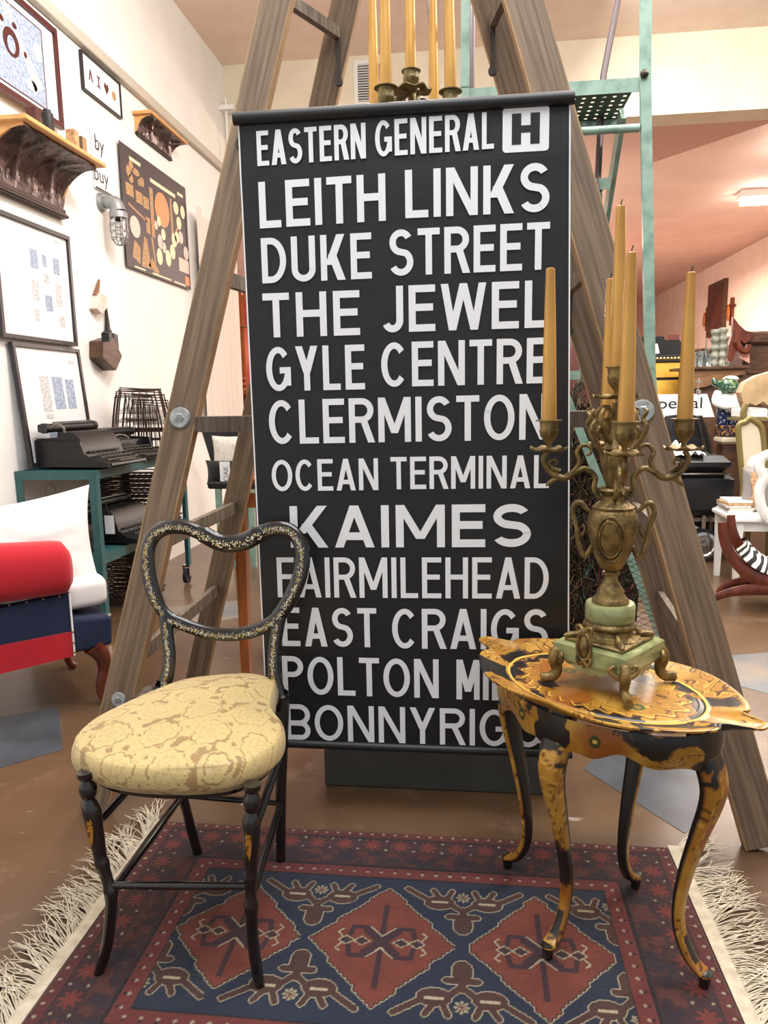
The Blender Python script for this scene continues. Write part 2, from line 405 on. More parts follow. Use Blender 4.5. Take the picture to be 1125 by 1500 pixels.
def fbm(x, y, s=0, o=4): return sum(vnoise(x * 2 ** k, y * 2 ** k, s + k) * .5 ** (k + 1) for k in range(o)) / (1 - .5 ** o)
def plank(name, p0, p1, w, t, side, m, parent, bev=.003):
    p0 = Vector(p0); p1 = Vector(p1); z = (p1 - p0).normalized(); y = Vector(side)
    y = (y - z * y.dot(z)).normalized(); x = y.cross(z); L = (p1 - p0).length
    mb = MB().box((0, 0, 0), (w, t, L), None, bev)
    me = bpy.data.meshes.new(name); me.from_pydata(mb.v, [], mb.f); me.materials.append(m)
    o = bpy.data.objects.new(name, me); C.objects.link(o); o.parent = parent
    rot = Matrix((x, y, z)).transposed(); o.rotation_euler = rot.to_euler()
    o.location = (p0 + p1) / 2 - (parent.location if parent else Vector())
    return o

# ================================================================ LADDER
FP0, FN = (0, 1.975, 0), (0, 1, -.15)
RP0, RN = (0, 3.0, 0), (0, 1, .15)
def stileline(a, b, p0, n, ztop=3.42):
    A = atp(*a, p0, n); B = atp(*b, p0, n); d = (A - B)
    return B + d * ((0 - B.z) / d.z), B + d * ((ztop - B.z) / d.z)
lad = thing('wooden_stepladder', (0, 2.45, 0), 'tall weathered wooden A-frame stepladder carrying the black sign', 'ladder')
S = {'fl': stileline((407, 0), (137, 1205), FP0, FN), 'fr': stileline((765, 0), (1120, 1250), FP0, FN),
     'rl': stileline((508, 0), (288, 1000), RP0, RN), 'rr': stileline((711, 0), (970, 889), RP0, RN)}
def onst(k, z): a, b = S[k]; return a + (b - a) * ((z - a.z) / (b.z - a.z))
for k, nm, w_ in (('fl', 'front_rail', .094), ('fr', 'front_rail', .106), ('rl', 'rear_rail', .09), ('rr', 'rear_rail', .09)):
    a, b = S[k]; side = FN if k[0] == 'f' else RN
    plank(nm, a + Vector((0, 0, .012)), b, w_, .036, side, M['oldwood'], lad)
for z in (.36, 1.18, 2.0, 2.82):
    a, b = onst('fl', z), onst('fr', z)
    o = plank('step', a + Vector((.045, .02, 0)), b + Vector((-.045, .02, 0)), .026 if z != 1.18 else .045, .09, (0, 1, 0), M['oldwood_h'], lad)
    for q, sx in ((a, 1), (b, -1)) if z != 1.37 else ():
        r_ = .033 if z == 1.18 else .024
        c = q + Vector((.0, -.018, .02 if z == 1.18 else -.0))
        mb = MB(); mb.tube([c, c + Vector((0, -.006, .001))], [r_ * 1.0, r_ * .86], 20); mb.tube([c + Vector((0, -.006, 0)), c + Vector((0, -.009, 0))], [r_ * .5, r_ * .4], 6)
        link('bolt', mb, M['zinc'] if z in (.36, 1.18) else M['iron'], lad)
for s in 'lr':
    for z in (.46, .82, 1.62, 2.44):
        a, b = onst('f' + s, z), onst('r' + s, z)
        a += Vector((0, .02, 0)); b += Vector((0, -.02, 0))
        plank('brace', a, b, .022, .045 if z < 2 else .035, (0, 0, 1), M['oldwood_y'], lad)
        if z > 1.5:
            q = b + Vector((0, -.005, -.02))
            mb = MB(); mb.beam(q, q + Vector((0, .005, -.13)), .016, .006, (0, 1, 0)); mb.tube([q + Vector((0, -.006, -.13)), q + Vector((0, .008, -.13))], .014, 10)
            link('bracket', mb, M['iron'], lad)
a, b = onst('fl', 3.42), onst('fr', 3.42)
link('cap_board', MB().bb((a.x - .1, a.y - .07, 3.42), (b.x + .1, a.y + .12, 3.45), .004), M['oldwood_h'], lad)
pb = thing('plank', (-.2, 2.3, 1.2055), 'old plank raised on wooden blocks behind the black sign, under the upper candelabra', 'plank')
link('board', MB().bb((-.56, 2.11, 1.3835), (.18, 2.46, 1.409), .004), M['oldwood_h'], pb, 0)
for x in (-.45, .05): link('block', MB().bb((x - .06, 2.12, 1.2065), (x + .06, 2.21, 1.383), .003), M['oldwood_h'], pb, 0)

# ================================================================ SIGN
SY = 1.935
sgn = thing('bus_blind', (-.17, SY, .23), 'tall black bus destination blind with white place names hung on the ladder', 'sign')
TL, TR_, BR_, BL_ = [at(*q, 1, SY) for q in ((348, 178), (836, 146), (833, 1104), (392, 1085))]
zt, zb_ = (TL.z + TR_.z) / 2, (BR_.z + BL_.z) / 2
x0a, x1a = TL.x, TR_.x; x0b, x1b = BL_.x, BR_.x
xl = lambda z: x0a + (x0b - x0a) * (zt - z) / (zt - zb_)
xr = lambda z: x1a + (x1b - x1a) * (zt - z) / (zt - zb_)
def fab(u, v, y=SY):
    z = zb_ + (zt - zb_) * v
    return Vector((xl(z) + (xr(z) - xl(z)) * u, y + .0012 * math.sin(u * 5 + v * 3) * math.sin(PI * v) + .0016 * math.sin(v * 60 + 2 * math.sin(u * 4)) * math.exp(-(1 - v) * 9), z))
mb = MB(); mb.grid(lambda u, v: fab(u, v), 24, 120)
n_ = len(mb.v); mb.grid(lambda u, v: fab(u, v, SY + .0012), 24, 120)
link('blind', mb, M['blind'], sgn)
for u0, u1 in ((0, .0045), (.9955, 1)):
    link('edge_band', MB().grid(lambda u, v: fab(u0 + (u1 - u0) * u, v, SY - .0012), 2, 120), M['letter'], sgn)
link('top_rod', MB().cyl((xl(zt) - .008, SY - .004, zt + .004), (xr(zt) + .008, SY - .004, zt + .004), .0155, 16), M['blackmat'], sgn)
link('bottom_rod', MB().cyl((xl(zb_) - .006, SY - .003, zb_ - .002), (xr(zb_) + .008, SY - .003, zb_ - .002), .012, 16), M['blackmat'], sgn)
for s in (1, -1):
    x = (xr(zt) if s > 0 else xl(zt)); q = onst('fr' if s > 0 else 'fl', zt + .07)
    link('hanging_wire', MB().tube(spline([(x - s * .012, SY, zt + .012), (x - s * .02, SY + .1, zt + .05), (q.x, q.y - .022, q.z)]), .0022, 6), M['zinc'], sgn)

ADV = dict(E=.86, A=1.06, S=.98, T=.88, R=.98, N=1.06, G=1.12, L=.78, I=.2, H=1.0, K=1.02, D=1.04, U=1.0, J=.7, W=1.45, Y=1.0, C=1.05, M=1.28, O=1.16, F=.8, P=.95, B=1.0)
def glyph(ch, x, w_, h, t):
    """flat outlines (lists of 2d quads) of one capital in a box x..x+w_, 0..h with stroke t"""
    Q = []
    bar = lambda a, b, c, d: Q.append([(x + a, c), (x + b, c), (x + b, d), (x + a, d)])
    hb = lambda a, b, c: bar(a, b, c - t / 2, c + t / 2)
    def diag(xa, za, xb, zb, hw=None):
        k = hw or t * 1.12
        Q.append([(x + xa, za), (x + xa + k, za), (x + xb + k, zb), (x + xb, zb)])
    def arc(cx_, cz, rx, rz, a0, a1, n=18):
        for i in range(n):
            p, q = R(a0 + (a1 - a0) * i / n), R(a0 + (a1 - a0) * (i + 1) / n)
            o = lambda a, k: (x + cx_ + (rx - k) * math.cos(a), cz + (rz - k) * math.sin(a))
            Q.append([o(p, 0), o(q, 0), o(q, t), o(p, t)])
    W, Hh = w_, h
    tt = t
    if ch in 'EFL':
        bar(0, t, 0, Hh)
        if ch != 'F': hb(t, W, t / 2)
        if ch != 'L': hb(t, W, Hh - t / 2); hb(t, W * .92, Hh * .52)
    elif ch == 'T': hb(0, W, Hh - t / 2); bar(W / 2 - t / 2, W / 2 + t / 2, 0, Hh - t)
    elif ch == 'H': bar(0, t, 0, Hh); bar(W - t, W, 0, Hh); hb(t, W - t, Hh * .52)
    elif ch == 'I': bar(0, W, 0, Hh)
    elif ch == 'A':
        k = t * 1.12; diag(0, 0, W / 2 - k / 2, Hh); diag(W - k, 0, W / 2 - k / 2, Hh); zz = Hh * .27; hb(W * .17 + t * .4, W * .83 - t * .4, zz)
    elif ch == 'N': bar(0, t, 0, Hh); bar(W - t, W, 0, Hh); diag(W - t * 1.15, 0, 0, Hh, t * 1.15)
    elif ch == 'M': bar(0, t, 0, Hh); bar(W - t, W, 0, Hh); k = t * 1.1; diag(W / 2 - k / 2, Hh * .2, 0, Hh, k); diag(W / 2 - k / 2, Hh * .2, W - k, Hh, k)
    elif ch == 'K': bar(0, t, 0, Hh); k = t * 1.3; diag(t * .7, Hh * .34, W - k * 1.05, Hh, k); diag(W - k, 0, W * .30, Hh * .57, k)
    elif ch == 'Y': bar(W / 2 - t / 2, W / 2 + t / 2, 0, Hh * .44); k = t * 1.15; diag(W / 2 - k / 2, Hh * .40, 0, Hh, k); diag(W / 2 - k / 2, Hh * .40, W - k, Hh, k)
    elif ch == 'W':
        k = t * 1.05
        for a, b, c, d in ((W * .26 - k / 2, 0, 0, Hh), (W * .26 - k / 2, 0, W * .5 - k / 2, Hh), (W * .74 - k / 2, 0, W * .5 - k / 2, Hh), (W * .74 - k / 2, 0, W - k, Hh)): diag(a, b, c, d, k)
    elif ch == 'O': arc(W / 2, Hh / 2, W / 2, Hh / 2, 0, 360, 36)
    elif ch in 'CG':
        arc(W / 2, Hh / 2, W / 2, Hh / 2, 42, 318 if ch == 'C' else 340, 30)
        if ch == 'G': bar(W - t, W, Hh * .12, Hh * .5); hb(W * .55, W, Hh * .47)
    elif ch == 'D':
        rx = min(W * .62, Hh * .5); bar(0, t, 0, Hh); hb(t, W - rx, t / 2); hb(t, W - rx, Hh - t / 2); arc(W - rx, Hh / 2, rx, Hh / 2, -90, 90, 20)
    elif ch in 'PR':
        hz = Hh * .45; r_ = (Hh - hz) / 2; rx = min(r_, W * .5); bar(0, t, 0, Hh); hb(t, W - rx, Hh - t / 2); hb(t, W - rx, hz + t / 2)
        arc(W - rx, hz + r_, rx, r_, -90, 90, 16)
        if ch == 'R': k = t * 1.15; diag(W - k * .85, 0, W * .44, hz + t * .5, k)
    elif ch == 'B':
        for c, d in ((0, Hh * .53), (Hh * .53 - t * .9, Hh)):
            r_ = (d - c) / 2; rx = min(r_, W * .45); hb(t, W - rx, c + t / 2); hb(t, W - rx, d - t / 2); arc(W - rx, (c + d) / 2, rx, r_, -90, 90, 14)
        bar(0, t, 0, Hh)
    elif ch == 'U':
        r_ = W / 2; rz = min(r_, Hh * .4); bar(0, t, rz, Hh); bar(W - t, W, rz, Hh); arc(W / 2, rz, r_, rz, 180, 360, 18)
    elif ch == 'J':
        r_ = W / 2; rz = min(r_ * 1.1, Hh * .35); bar(W - t, W, rz, Hh); arc(W / 2, rz, r_, rz, 205, 360, 16)
    elif ch == 'S':
        z1 = Hh * .5 + t * .1; r1 = (Hh - z1 + t * .5) / 2; r2 = (z1 + t * .5) / 2; rx = W / 2
        arc(W / 2, Hh - r1, rx * .95, r1, 28, 250, 20); arc(W / 2, r2, rx, r2, 62 - 0, -152, 20)
        # joining spine
        a = R(250); b = R(62)
        p1 = (x + W / 2 + rx * .95 * math.cos(a), Hh - r1 + r1 * math.sin(a)); p2 = (x + W / 2 + (rx * .95 - t) * math.cos(a), Hh - r1 + (r1 - t) * math.sin(a))
        q1 = (x + W / 2 + (rx - t) * math.cos(b), r2 + (r2 - t) * math.sin(b)); q2 = (x + W / 2 + rx * math.cos(b), r2 + r2 * math.sin(b))
        Q.append([p1, q1, q2, p2])
    return Q
def word_mesh(word, x0, x1, z0, z1, t, y, zs=0.0, gapf=.2):
    """zs: rise of the baseline from x0 to x1"""
    mb = MB(); h = z1 - z0
    tot = sum(ADV[c] for c in word if c != 'I'); nI = word.count('I'); gap = gapf
    W = x1 - x0; k = (W - nI * t) / (tot + gap * (len(word) - 1))
    x = 0
    for c in word:
        w_ = t if c == 'I' else ADV[c] * k
        for q in glyph(c, x, w_, h, t):
            # keep outward normals towards the camera
            yy = y - 2e-5 * (len(mb.f) % 40)
            mb.add([(x0 + p[0], yy, z0 + p[1] + zs * p[0] / W) for p in q], [(0, 1, 2, 3)])
        x += w_ + gap * k
    return mb
def zp7(x, y): return (340 + x / 2.206, 140 + y / 2.206)
def zp8(x, y): return (340 + x / 2.206, 600 + y / 2.206)
LY = SY - .0030
ROWS = [  # word, zoom frame, xl, xr, bottom-left y, bottom-right y, top-left y, top-right y, stroke px
 ('EASTERN', zp7, 82, 433, 228, 203, 115, 87, 14), ('GENERAL', zp7, 463, 846, 200, 170, 80, 53, 14),
 ('LEITH', zp7, 90, 497, 429, 405, 280, 250, 22), ('LINKS', zp7, 560, 1025, 397, 374, 240, 216, 22),
 ('DUKE', zp7, 98, 452, 608, 590, 460, 443, 20), ('STREET', zp7, 508, 1025, 583, 562, 435, 407, 20),
 ('THE', zp7, 103, 414, 782, 774, 640, 628, 22), ('JEWEL', zp7, 485, 1025, 768, 747, 615, 597, 22),
 ('GYLE', zp7, 113, 430, 957, 948, 812, 805, 20), ('CENTRE', zp7, 483, 1023, 943, 928, 798, 782, 20),
 ('CLERMISTON', zp8, 122, 1018, 112, 96, -30, -52, 20),
 ('OCEAN', zp8, 130, 473, 264, 260, 163, 157, 14.5), ('TERMINAL', zp8, 513, 1023, 258, 253, 153, 147, 14.5),
 ('KAIMES', zp8, 190, 965, 446, 444, 312, 304, 26),
 ('FAIRMILEHEAD', zp8, 148, 1022, 606, 612, 478, 477, 17),
 ('EAST', zp8, 163, 468, 763, 769, 640, 641, 19), ('CRAIGS', zp8, 518, 1020, 772, 776, 643, 645, 19),
 ('POLTON', zp8, 165, 668, 917, 934, 797, 806, 19), ('MILLS', zp8, 725, 1012, 936, 944, 808, 813, 19),
 ('BONNYRIGG', zp8, 176, 1003, 1064, 1094, 952, 972, 18)]
for wd, fn, a, b, bl, br, tl, tr, st in ROWS:
    A, B = at(*fn(a, bl), 1, LY), at(*fn(b, br), 1, LY); A2, B2 = at(*fn(a, tl), 1, LY), at(*fn(b, tr), 1, LY)
    z0, z1 = (A.z + B.z) / 2, (A2.z + B2.z) / 2; rise = ((B.z - A.z) + (B2.z - A2.z)) / 2
    rise = max(-.012, min(.012, rise))
    t = st / 2.206 * LY / F_PX
    link('lettering', word_mesh(wd, A.x, B.x, z0 - rise / 2, z1 - rise / 2, t, LY, rise, .18 if len(wd) > 4 else .22), M['letter'], sgn, 0)
# hospital H emblem: white rounded square, black H window
A = at(736, 224, 1, LY); B = at(805, 154, 1, LY)
w_, h_ = B.x - A.x, B.z - A.z; mb = MB()
def rrect(x0, z0, x1, z1, r, n=5):
    out = []
    for cx_, cz, a0 in ((x1 - r, z0 + r, -90), (x1 - r, z1 - r, 0), (x0 + r, z1 - r, 90), (x0 + r, z0 + r, 180)):
        for i in range(n + 1): a = R(a0 + 90 * i / n); out.append((cx_ + r * math.cos(a), cz + r * math.sin(a)))
    return out
o_ = rrect(A.x, A.z, B.x, B.z, w_ * .08)
mb.add([(p[0], LY + .0008, p[1]) for p in o_], [tuple(range(len(o_)))])
link('emblem_plate', mb, M['letter'], sgn, 0)
mb = MB(); q = lambda a, b, c, d: mb.add([(A.x + w_ * a, LY, A.z + h_ * c), (A.x + w_ * b, LY, A.z + h_ * c), (A.x + w_ * b, LY, A.z + h_ * d), (A.x + w_ * a, LY, A.z + h_ * d)], [(0, 1, 2, 3)])
q(.2, .4, .17, .86); q(.6, .8, .17, .86); q(.4, .6, .43, .59)
link('emblem_letter', mb, M['blind'], sgn, 0)

# grey box behind the sign
A, B = at(476, 1152, 2, 0), at(813, 1163, 2, 0)
gb = thing('grey_cabinet', ((A.x + B.x) / 2, 2.33, 0), 'low dark grey metal box on the floor behind the foot of the sign', 'box')
link('body', MB().bb((A.x, 2.205, .0), (B.x, 2.52, .33), .004), M['greybox'], gb)
link('lid', MB().bb((A.x - .006, 2.2, .3305), (B.x + .006, 2.526, .345), .003), M['greybox'], gb)

# ================================================================ RUG
RX0, RX1, RY0, RY1 = -.905, .541, 1.07, 1.948
def make_rug():
    nx, ny = 560, 350
    X, Y = np.meshgrid(np.linspace(RX0, RX1, nx), np.linspace(RY0, RY1, ny))
    c = lambda *q: np.array(lin(q))
    dmar, red, brick, navy, brown, cream, blk, purp = c(62, 32, 36), c(118, 46, 36), c(128, 58, 42), c(34, 44, 66), c(80, 50, 44), c(186, 172, 140), c(30, 26, 32), c(66, 40, 50)
    img = np.zeros((ny, nx, 3)) + dmar
    ed = np.minimum(np.minimum(X - RX0, RX1 - X), np.minimum(Y - RY0, RY1 - Y))
    along = np.where((np.minimum(X - RX0, RX1 - X) < np.minimum(Y - RY0, RY1 - Y)), Y, X)
    img[(ed < .034)] = c(96, 38, 38)
    img[(ed > .034) & (ed < .16)] = c(64, 36, 42)
    img[(ed > .166) & (ed < .208)] = c(116, 46, 42)
    img[(np.abs(ed - .036) < .002) | (np.abs(ed - .163) < .0035) | (np.abs(ed - .207) < .002)] = blk
    n1 = fbm(X * 38, Y * 38, 3)
    img[(ed > .10) & (ed < .155) & (n1 > .56)] = c(92, 46, 42)
    img[(ed > .10) & (ed < .155) & (n1 < .40)] = c(44, 34, 48)
    # star flowers of the main border
    per = .078; ph = ((along / per) % 1 - .5) * per; rr = np.hypot(ph, ed - .068); th = np.arctan2(ed - .068, ph)
    img[(rr < .020 + .007 * np.cos(8 * th)) & (ed < .11)] = c(120, 46, 40)
    for off, e0, s_, pp in ((0, .017, .0042, .033), (.5, .047, .0036, .078), (.5, .088, .0036, .078), (0, .186, .0045, .036)):
        p_ = ((along / pp + off) % 1 - .5) * pp
        img[(np.abs(p_) + np.abs(ed - e0) < s_ * 1.25)] = cream * .8
        img[(np.abs(p_) + np.abs(ed - e0 + .009) < s_)] = blk
    fl = ed > .209
    img[fl] = navy
    hs = .0095
    def outline(m, col, k=1):
        d = np.zeros_like(m)
        for a, b in ((k, 0), (-k, 0), (0, k), (0, -k)): d |= np.roll(np.roll(m, a, 0), b, 1)
        img[d & ~m & fl] = col
    def poly(pts):
        m = np.zeros(X.shape, bool); n = len(pts)
        for i in range(n):
            (x1, y1), (x2, y2) = pts[i], pts[(i + 1) % n]
            if y1 == y2: continue
            cnd = ((y1 > Y) != (y2 > Y)) & (X < (x2 - x1) * (Y - y1) / (y2 - y1) + x1); m ^= cnd
        return m
    def seg(a, b, r):
        a = np.array(a); b = np.array(b); d = b - a; t = np.clip(((X - a[0]) * d[0] + (Y - a[1]) * d[1]) / (d @ d), 0, 1)
        return np.hypot(X - a[0] - t * d[0], Y - a[1] - t * d[1]) < r
    YC = 1.513
    cs = [(-.545, .152, .172), (-.204, .165, .19), (.158, .163, .187)]
    # branches, birds and rosettes in the navy corners
    plants = np.zeros(X.shape, bool); bars = np.zeros(X.shape, bool); rose = []
    for gx, s1, s2 in ((-.378, 1, 1), (-.018, 1, 1), (.335, 0, 1), (-.705, 1, 0)):
        for sy in (1, -1):
            T = lambda dx, dy: (gx + dx, YC + sy * dy)
            plants |= seg(T(0, .062), T(0, .082), .021) | seg(T(-.034, .098), T(.034, .098), .008) | seg(T(0, .09), T(0, .122), .009)
            for s in ([1] if s1 else []) + ([-1] if s2 else []):
                plants |= seg(T(0, .115), T(s * .034, .146), .008) | (((X - T(s * .058, 0)[0]) / .037) ** 2 + ((Y - T(0, .146)[1]) / .024) ** 2 < 1)
                plants |= seg(T(s * .06, .165), T(s * .075, .190), .007) | seg(T(s * .08, .150), T(s * .140, .192), .0075) | seg(T(s * .04, .162), T(s * .028, .190), .007)
                bars |= (np.abs(X - T(s * .058, 0)[0]) < .020) & (np.abs(Y - T(0, .148)[1]) < .0034)
            rose.append(T(0, .168))
    img[plants & fl] = brown; outline(plants, cream)
    img[bars & fl] = cream
    for q in rose:
        rr = np.hypot(X - q[0], Y - q[1]); th = np.arctan2(Y - q[1], X - q[0])
        img[(rr < .015 + .003 * np.cos(8 * th)) & fl] = cream * .8; img[(rr < .012) & (np.cos(8 * th) < -.2) & fl] = brown; img[(rr < .004) & fl] = red
    for cx_, hx, hy in cs:
        q = lambda v, o: np.round((v - o) / hs) * hs
        dx, dy = np.abs(q(X, cx_)), np.abs(q(Y, YC))
        img[(dx / hx + dy / hy < 1.17) & fl] = navy
        m0 = (dx / hx + dy / hy < .985) & fl
        for col, rad in ((cream, 2), (blk, 1)):
            mm = m0.copy()
            for _ in range(rad): mm = mm | np.roll(mm, 1, 0) | np.roll(mm, -1, 0) | np.roll(mm, 1, 1) | np.roll(mm, -1, 1)
            img[mm & ~m0 & fl] = col
        d = (dx / hx + dy / hy < .985); img[d & fl] = brick * (.8 + .4 * fbm(X * 30, Y * 60, 9))[..., None][d & fl]
        # hooked purple cross
        for sx in (1, -1):
            for sy in (1, -1):
                m = seg((cx_ + sx * .07, YC + sy * .045), (cx_ + sx * .03, YC + sy * .045), .006) | seg((cx_ + sx * .07, YC + sy * .045), (cx_ + sx * .075, YC + sy * .018), .006)
                img[m] = purp
        m = seg((cx_, YC - .13), (cx_, YC + .12), .007) | seg((cx_ - .035, YC - .035), (cx_ + .035, YC + .035), .011) | seg((cx_ + .035, YC - .035), (cx_ - .035, YC + .035), .011)
        img[m] = purp
        for sy in (1, -1):
            m = seg((cx_ - .03, YC + sy * .048), (cx_, YC + sy * .018), .0021) | seg((cx_ + .03, YC + sy * .048), (cx_, YC + sy * .018), .0021); img[m] = cream
        for sx in (1, -1):
            for ox in (.046, .082):
                e = np.abs(X - cx_ - sx * ox) / .019 + np.maximum(np.abs(Y - YC) / .014, .0)
                img[(e < 1.12) & (e > .86)] = cream; img[(e < .86)] = purp
            for sy in (1, -1):
                img[seg((cx_ + sx * .092, YC + sy * .01), (cx_ + sx * .104, YC + sy * .026), .002) | seg((cx_ + sx * .104, YC + sy * .026), (cx_ + sx * .094, YC + sy * .034), .002)] = cream
    wv = .9 + .2 * vnoise(X * 420, Y * 420, 5); ab = .86 + .28 * fbm(X * 3, Y * 25, 11)
    img = img * .60 + img.mean(-1, keepdims=True) * .06; img *= (wv * ab)[..., None]
    Z = .009 + .0015 * vnoise(X * 260, Y * 260, 2) + .002 * fbm(X * 6, Y * 6, 4)
    e2 = np.clip(ed / .006, 0, 1); Z = Z * (.25 + .75 * e2)
    v = np.stack([X, Y, Z], -1).reshape(-1, 3)
    me = bpy.data.meshes.new('pile'); nf = (nx - 1) * (ny - 1)
    idx = np.arange(nx * ny).reshape(ny, nx); q = np.stack([idx[:-1, :-1], idx[:-1, 1:], idx[1:, 1:], idx[1:, :-1]], -1).reshape(-1)
    org = np.array([(RX0 + RX1) / 2, (RY0 + RY1) / 2, 0])
    me.vertices.add(nx * ny); me.vertices.foreach_set('co', (v - org).ravel()); me.loops.add(nf * 4); me.loops.foreach_set('vertex_index', q)
    me.polygons.add(nf); me.polygons.foreach_set('loop_start', np.arange(nf) * 4); me.update(calc_edges=True)
    at_ = me.color_attributes.new('paint', 'FLOAT_COLOR', 'POINT'); cc = np.ones((nx * ny, 4), np.float32); cc[:, :3] = img.reshape(-1, 3); at_.data.foreach_set('color', cc.ravel())
    me.materials.append(mat('rug_wool', (100, 50, 45), .95, paint=True, sheen=.1))
    rt = thing('oriental_rug', tuple(org), 'dark red and navy oriental rug with three diamonds and cream fringed ends', 'rug')
    o = bpy.data.objects.new('pile', me); C.objects.link(o); o.parent = rt
    for s, xe in ((-1, RX0), (1, RX1)):
        mb = MB(); mb.bb((xe + (s * .002), RY0, .001), (xe + s * .034, RY1 + .012, .006)); link('woven_end', mb, M['fringe'], rt, 0)
        mb = MB()
        for i in range(330):
            y = RY0 - .0 + (RY1 + .01 - RY0) * (i + random.random()) / 330; x = xe + s * .03
            cl = math.sin(y * 23 + s) * .5 + math.sin(y * 61) * .3
            L = .105 + .05 * random.random() + .03 * cl; a = cl * .55 + random.uniform(-.25, .25) + (.5 if s < 0 else .25)
            if y > RY1 - .09: a += .7 * (1 if s < 0 else .5)
            p = [Vector((x, y, .005))]; bend = random.uniform(-1.0, 1.0)
            for k in range(1, 6):
                an = a + bend * (k / 5) ** 2 * random.uniform(.5, 1.2); d = Vector((s * math.cos(an), math.sin(an), 0)) * L / 5
                q_ = p[-1] + d; q_.z = .004 + .011 * random.random(); p.append(q_)
            mb.tube(p, [.0016, .0017, .0015, .0014, .0012, .0007], 3, cap=False)
        tag(link('fringe', mb, M['fringe'], rt, 0), kind='stuff')
make_rug()

# ================================================================ CHAIR
def make_chair():
    t = thing('balloon_back_chair', (-.635, 1.6, 0), 'black lacquered balloon-back side chair with pearl inlay and gold damask seat', 'chair')
    zz = lambda x, y: (200 + x / 4.018, 740 + y / 4.018)
    P0, Nn = (0, 1.80, .45), (0, 1, -.2)
    bk = lambda x, y: atp(*zz(x, y), P0, Nn)
    loop = [(182, 655), (120, 560), (84, 450), (66, 340), (72, 240), (115, 165), (190, 130), (290, 133), (390, 170), (470, 212), (550, 228), (640, 212), (720, 168), (800, 138), (880, 140), (945, 190), (978, 280), (968, 390), (930, 500), (880, 590), (825, 665), (750, 715), (660, 748), (560, 762), (450, 755), (350, 730), (260, 695)]
    lp = spline([bk(*q) for q in loop], 5, True)
    ln = [bk(*q) for q in loop]
    rr = []
    for i in range(len(lp)):
        x, y = loop[int(i / 5) % len(loop)]; r_ = .0205
        if y < 300: r_ = .0205 + (.004 if 380 < x < 720 else 0)
        if y > 640: r_ = .0185
        rr.append(r_)
    mb = MB(); mb.tube(lp, rr, 14, closed=True, oval=.62, side=(0, 1, 0)); link('back_loop', mb, M['blacklac'], t, 60)
    ups = [[(178, 640), (182, 760), (195, 860), (190, 960), (168, 1050), (140, 1130)], [(838, 650), (822, 760), (808, 870), (808, 980), (828, 1080), (860, 1180)]]
    fle = MB()
    def fleck(c, s, n=Vector((0, -1, .2))):
        a = random.uniform(0, PI); n = n.normalized(); u = Vector((math.cos(a), 0, math.sin(a))); u = (u - n * u.dot(n)).normalized(); v = n.cross(u)
        fle.add([c + u * s, c + v * s * .4, c - u * s, c - v * s * .4], [(0, 1, 2, 3)])
    cols = []
    def scatter(pts, n, wid, big=0, dep=.0125):
        for _ in range(n):
            f_ = random.random() * (len(pts) - 1.001); i = int(f_); q = pts[i].lerp(pts[i + 1], f_ - i)
            d = (pts[i + 1] - pts[i]).normalized(); pr = d.cross(Vector((0, 1, -.2))).normalized(); o = max(-1, min(1, random.gauss(0, .42))) * wid
            dp_ = dep
            if big: dp_ = rr[min(i, len(rr) - 1)] * .62 + .0009
            if big and 7.5 <= (f_ / 5) <= 12.5:
                if random.random() < .72: continue
                sz = random.uniform(.002, .0048); o *= 1.5
            else: sz = random.uniform(.0009, .0026)
            fleck(q + pr * o + Vector((0, -dp_ * math.sqrt(max(.05, 1 - (o / (dp_ / .62)) ** 2)) - .0006, 0)), sz)
    scatter(lp, 2700, .0085, 1)
    legs = []
    for k, u in enumerate(ups):
        p = [bk(*q) for q in u]
        foot = Vector((-.751, 1.80, .008)) if k == 0 else Vector((-.513, 1.79, .008))
        q = spline(p, 5); mb = MB(); mb.tube(q, lerp_list([.021, .0185, .018, .018, .019, .02], len(q)), 12, oval=.68, side=(0, 1, 0)); link('back_upright', mb, M['blacklac'], t, 60)
        scatter(q, 560, .0075, 0, .0128)
        b = p[-1]; mb = MB(); pp = spline([b + Vector((0, 0, .03)), b, b.lerp(foot, .5) + Vector((0, -.01, 0)), foot], 5); mb.tube(pp, lerp_list([.018, .018, .015, .0125], len(pp)), 12); link('leg', mb, M['blacklac'], t, 60); legs.append(pp)
    inl = link('pearl_inlay', fle, mat('pearl_inlay', (206, 176, 96), .3, .6, c2=(240, 236, 222), scale=140, lo=.42, hi=.62), t, 0); inl['kind'] = 'stuff'; inl['label'] = 'gold and mother-of-pearl flecks'
    # turned front legs
    def turned(path, ys, rs):
        pts = []; 
        for y in ys: pts.append(at(float(np.interp(y, [p[1] for p in path], [p[0] for p in path])), y, 1, 1.362))
        pts[-1].z = .0045 + .004
        mb = MB(); mb.tube(pts, [r_ * .00128 for r_ in rs], 16); return link('leg', mb, M['blacklac'], t, 50), pts
    rs = [14, 14, 9, 12, 14.5, 13, 9, 11, 15, 15.5, 14, 12.5, 11, 10.5, 12, 12, 9.5, 9.5, 12, 12, 10, 10, 10, 9.5, 8]
    ysR = [1148, 1156, 1160, 1165, 1174, 1183, 1188, 1192, 1200, 1212, 1230, 1250, 1268, 1278, 1282, 1286, 1298, 1318, 1323, 1328, 1342, 1370, 1400, 1430, 1457]
    ysL = [y - 18 - (y - 1148) * .02 for y in ysR]
    lr, pR = turned([(369, 1148), (368, 1230), (367, 1300), (370, 1380), (382, 1457)], ysR, rs)
    ll, pL = turned([(124, 1120), (130, 1165), (148, 1260), (164, 1310), (160, 1370), (143, 1440)], ysL, rs)
